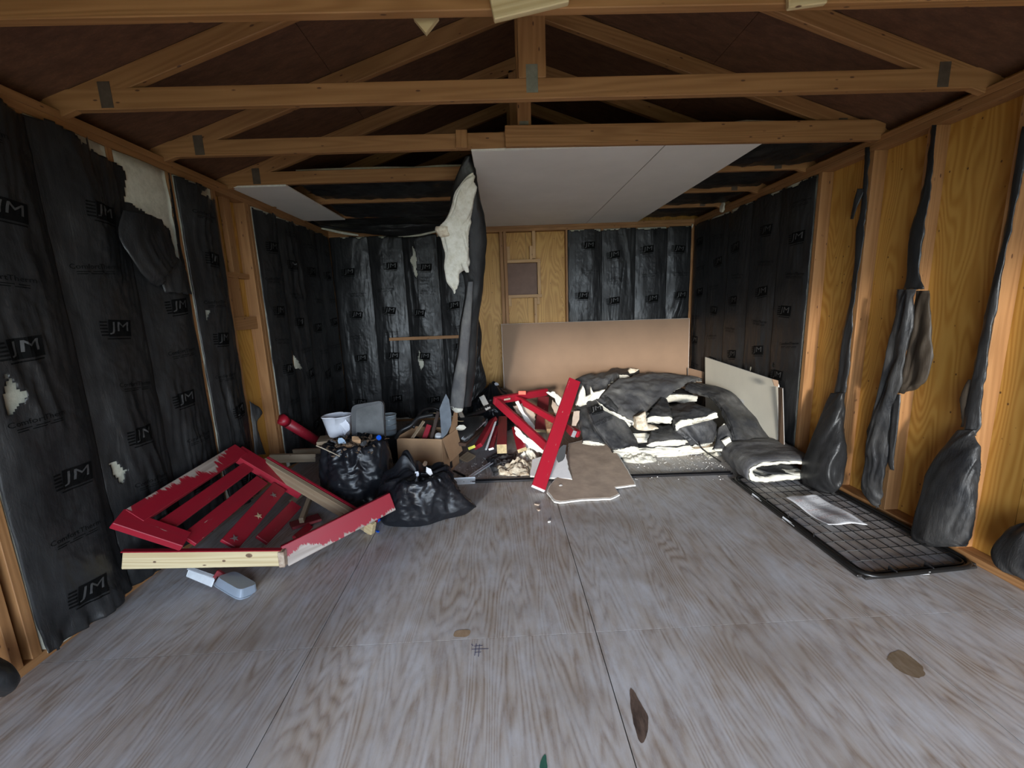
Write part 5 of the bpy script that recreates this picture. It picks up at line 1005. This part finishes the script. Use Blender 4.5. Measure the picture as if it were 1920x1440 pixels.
rod('cord', [at(1310, 826, 3.34), at(1315, 838, 3.3), fl(1330, 850, .03), fl(1352, 865, .01)], .006, blk_pl, 'black strap trailing from the pile to the folded batt', 'strap')
# printed words on the front batts (flat print on the film)
def print_on(parent, V2, F, mi, c, ex_, ey_, lift=.004, L=None):
    P = c+V2[:, :1]*ex_+V2[:, 1:2]*ey_+np.cross(ex_, ey_)*((lift+(L if L is not None else 0))[:, None] if L is not None else lift)
    return add('printed_logo' if L is not None else 'printed_text', P, F, [ink, ink_l], parent, mi=mi)
def px_frame(u, v, Y, du, dv, Y2):
    c = at(u, v, Y); ex_ = nz(at(u+du, v+dv, Y)-c); n_ = nz(A([-.1, -.85, .5])); ex_ = nz(ex_-(ex_@n_)*n_); return c+n_*.012, ex_, np.cross(n_, ex_)
b3f = [o for o in b3.children if o.name.startswith('plastic_facing')][0]
V2, Fm, mi, L = logo_2d(0, 0); c_, e1_, e2_ = px_frame(1118, 766, 3.50, 20, -5, 3.5); print_on(b3f, V2*.8, Fm, mi, c_, e1_, e2_, L=L)
V2, Fm, mi, _ = text_2d(0, 0); c_, e1_, e2_ = px_frame(1130, 785, 3.40, 20, -9, 3.4); print_on(b3f, V2*.75, Fm, mi, c_, e1_, e2_)

# --- folded batt by the right wall, its white section facing the camera
def fb(x, y, z): return A([x, y, z])
yf, yb = 2.93, 3.46
prof = [(2.33, .205), (2.15, .212), (1.98, .212), (1.87, .20), (1.815, .155), (1.805, .10), (1.84, .035), (1.92, .012), (2.05, .012), (2.27, .02)]
t = thing('folded_batt', (2.05, 3.2, 0), 'batt folded in half by the right wall, thick white section facing the camera', 'insulation')
batt_slab('', [(fb(x, yf, z), fb(x+.06*(1-(x-1.8)*1.5), yb, z+.004)) for x, z in prof], .058, 701, film_grey, flip=True, n=80, m=26, parent=t, wrk=.5, ex=.01, wrap=False)
px_sheet('inner_film', [(fb(1.90, yf+.01, .125), fb(1.90, yf+.3, .13)), (fb(2.0, yf-.005, .10), fb(2.0, yf+.3, .13)), (fb(2.12, yf-.005, .09), fb(2.12, yf+.3, .12)), (fb(2.30, yf-.02, .055), fb(2.30, yf+.3, .10))], film_dusty, t, seed=703, toward=(0, 0, -1), n=40, m=16, depth=.008, bulge=.0)
tag(lump('black_film', [(1500, 905), (1512, 885), (1545, 880), (1560, 900), (1556, 918), (1525, 920)], .05, film_wall, None, None, 711, am=.02), 'shiny black film heap between the folded batt and the hanging pouch', 'insulation')

for (u, v, X, lab, sd) in ((1356, 388, XR-.02, 'white fibre tuft under the right top plate near the back corner', 95), (1296, 424, XR-.03, 'pale fibre shred at the top of the back right corner', 96)):
    scrap('fiber_shred', wx(u, v, X), .055, fiber_w, lab, 'insulation', sd, tilt=(-1, -.2, .2), th=.015, n=9, bend=.012)
# --- dog crate panel and paper
t = thing('crate_panel', fl(1600, 990), 'black wire crate panel with rounded frame lying flat along the right wall', 'wire panel')
q0, q1, q2_, q3 = fl(1372, 893, .02), fl(1512, 893, .02), fl(1852, 1070, .02), fl(1622, 1082, .02)
q1 = A([2.375, 3.06, .02]); q2_ = A([2.385, 1.86, .02])
def bil(a, b): return (q0*(1-a)+q1*a)*(1-b)+(q3*(1-a)+q2_*a)*b
def loop(ins, r, z):
    out = []; cs_ = [(ins[0], ins[1]), (1-ins[0], ins[1]), (1-ins[0], 1-ins[1]), (ins[0], 1-ins[1])]
    for i in range(4):
        a, b, c = cs_[i-1], cs_[i], cs_[(i+1) % 4]; k = (r/.62, r/1.2)
        da = ((a[0] > b[0])*1.-(a[0] < b[0])*1., (a[1] > b[1])*1.-(a[1] < b[1])*1.); dc = ((c[0] > b[0])*1.-(c[0] < b[0])*1., (c[1] > b[1])*1.-(c[1] < b[1])*1.)
        for f in np.linspace(0, 1, 7): out.append(bil(b[0]+k[0]*(da[0]*(1-f)**2+dc[0]*f**2), b[1]+k[1]*(da[1]*(1-f)**2+dc[1]*f**2))+A([0, 0, z]))
    return out+[out[0], out[1]]
rod('frame_tube', loop((.0, .0), .10, .0), .012, blk_met, parent=t, n=10, res=1)
rod('frame_tube', loop((.045, .022), .06, .002), .005, blk_met, parent=t, n=8, res=1)
for i in range(1, 9): a = .045+(.955-.045)*i/9; rod('wire', [bil(a, .02), bil(a, .975)], .0024, blk_met, parent=t, n=6)
for j in range(1, 13): b = .02+.955*j/13; rod('wire', [bil(.04, b)+A([0, 0, .004]), bil(.96, b)+A([0, 0, .004])], .0024, blk_met, parent=t, n=6)
tray = plain('dark_tray_rim', (.02, .018, .017), .45)
for (a0, b0_, a1, b1_) in ((.0, .0, .0, 1.), (.0, 1., 1., 1.), (1., 1., 1., 0.)):
    beam('tray_rim', bil(a0*.98+.01, b0_*.97+.01)+A([0, 0, -.010]), bil(a1*.98+.01, b1_*.97+.01)+A([0, 0, -.010]), .045, .014, tray, t, up=(1, 0, 0) if a0 == a1 else (0, 1, 0), ch=.003)
for (a, b) in ((.0, .34), (.0, .52), (.0, .70), (.3, 1.), (.62, 1.)):
    p = bil(a, b); beam('clip', p+A([.0, -.02, .006]) if b < 1 else p+A([-.015, .0, .0]), p+A([.03, .02, .006]) if b < 1 else p+A([-.015, .05, .004]), .03, .006, blk_pl, t, up=(0, 0, 1))
for (a, b) in ((.0, .28), (.0, .55)):
    p = bil(a, b); beam('label_strip', p+A([-.012, .05, -.004]), p+A([-.012, -.06, -.004]), .022, .003, white_mt, t, up=(.3, 0, 1), ch=.0008)
p = bil(.5, 1.); beam('label_strip', p+A([-.02, -.006, -.004]), p+A([.03, -.006, -.004]), .018, .003, white_mt, t, up=(0, -.3, 1), ch=.0008)
t = thing('printed_sheet', fl(1550, 955), 'printed white paper sheet lying on the black wire crate panel', 'paper')
n, m = 26, 18; cr = [fl(1472, 932, .034), fl(1530, 927, .034), fl(1627, 982, .034), fl(1553, 986, .034)]; V = []
for i in range(n):
    for j in range(m):
        a, b = j/(m-1), i/(n-1); p = (cr[0]*(1-a)+cr[1]*a)*(1-b)+(cr[3]*(1-a)+cr[2]*a)*b; V.append(p+A([0, 0, .007*math.sin(b*7+a*3)+.004*math.sin(a*9-b*4)+.006]))
V = A(V); add('sheet', V, grid_faces(n, m), paper, t, smooth=True, solid=.0008)
def on_sheet(a, b): i, j = b*(n-1), a*(m-1); i0, j0 = min(int(i), n-2), min(int(j), m-2); fi, fj = i-i0, j-j0; g = V.reshape(n, m, 3); return g[i0, j0]*(1-fi)*(1-fj)+g[i0+1, j0]*fi*(1-fj)+g[i0, j0+1]*(1-fi)*fj+g[i0+1, j0+1]*fi*fj+A([0, 0, .0016])
VV = []; FF = []; MI = []; rp = np.random.RandomState(9)
for L_i, b in enumerate(np.linspace(.07, .93, 24)):
    a0 = .08; red_ = L_i in (3, 4, 11, 17, 18)
    while a0 < .88:
        w_ = rp.uniform(.03, .11); hh = .006 if not red_ else .009; s = 3
        for k in range(s):
            u0, u1 = a0+w_*k/s, a0+w_*(k+1)/s; o = len(VV); VV += [on_sheet(u0, b), on_sheet(u1, b), on_sheet(u1, b+hh), on_sheet(u0, b+hh)]; FF.append((o, o+1, o+2, o+3)); MI.append(1 if red_ else 0)
        a0 += w_+.02
        if rp.rand() < .08: break
add('printed_lines', VV, FF, [ptxt, prd], t, mi=MI)

# ------------------------------------------------------------------ groups of alike things
for o in C.objects:
    if o.parent is None and 'label' in o.keys():
        n_, L = o.name.split('.')[0], o['label']
        if n_ == 'insulation_batt': o['group'] = 'black batts on the left wall' if 'left wall' in L or L.startswith('nearest black batt on the left') or 'paper bin' in L or 'open stud bay' in L else 'black batts on the right wall' if 'right wall' in L else 'black batts on the back wall' if ('back wall' in L or 'corner black' in L) else 'loose batts in the pile'
        elif n_ == 'ceiling_batt': o['group'] = 'black batts between the trusses'
        elif n_ == 'ceiling_drywall': o['group'] = 'drywall pieces on the ceiling'
        elif n_ in ('red_board', 'red_post_piece'): o['group'] = 'red boards in the debris'
        elif n_ == 'plaster_shard': o['group'] = 'plaster shards in the debris'
        elif n_ == 'film_strip': o['group'] = 'film strips on the bare right studs'
        elif n_ == 'trash_bag': o['group'] = 'black trash bags'
        elif n_ == 'metal_channel': o['group'] = 'metal channels in the debris'
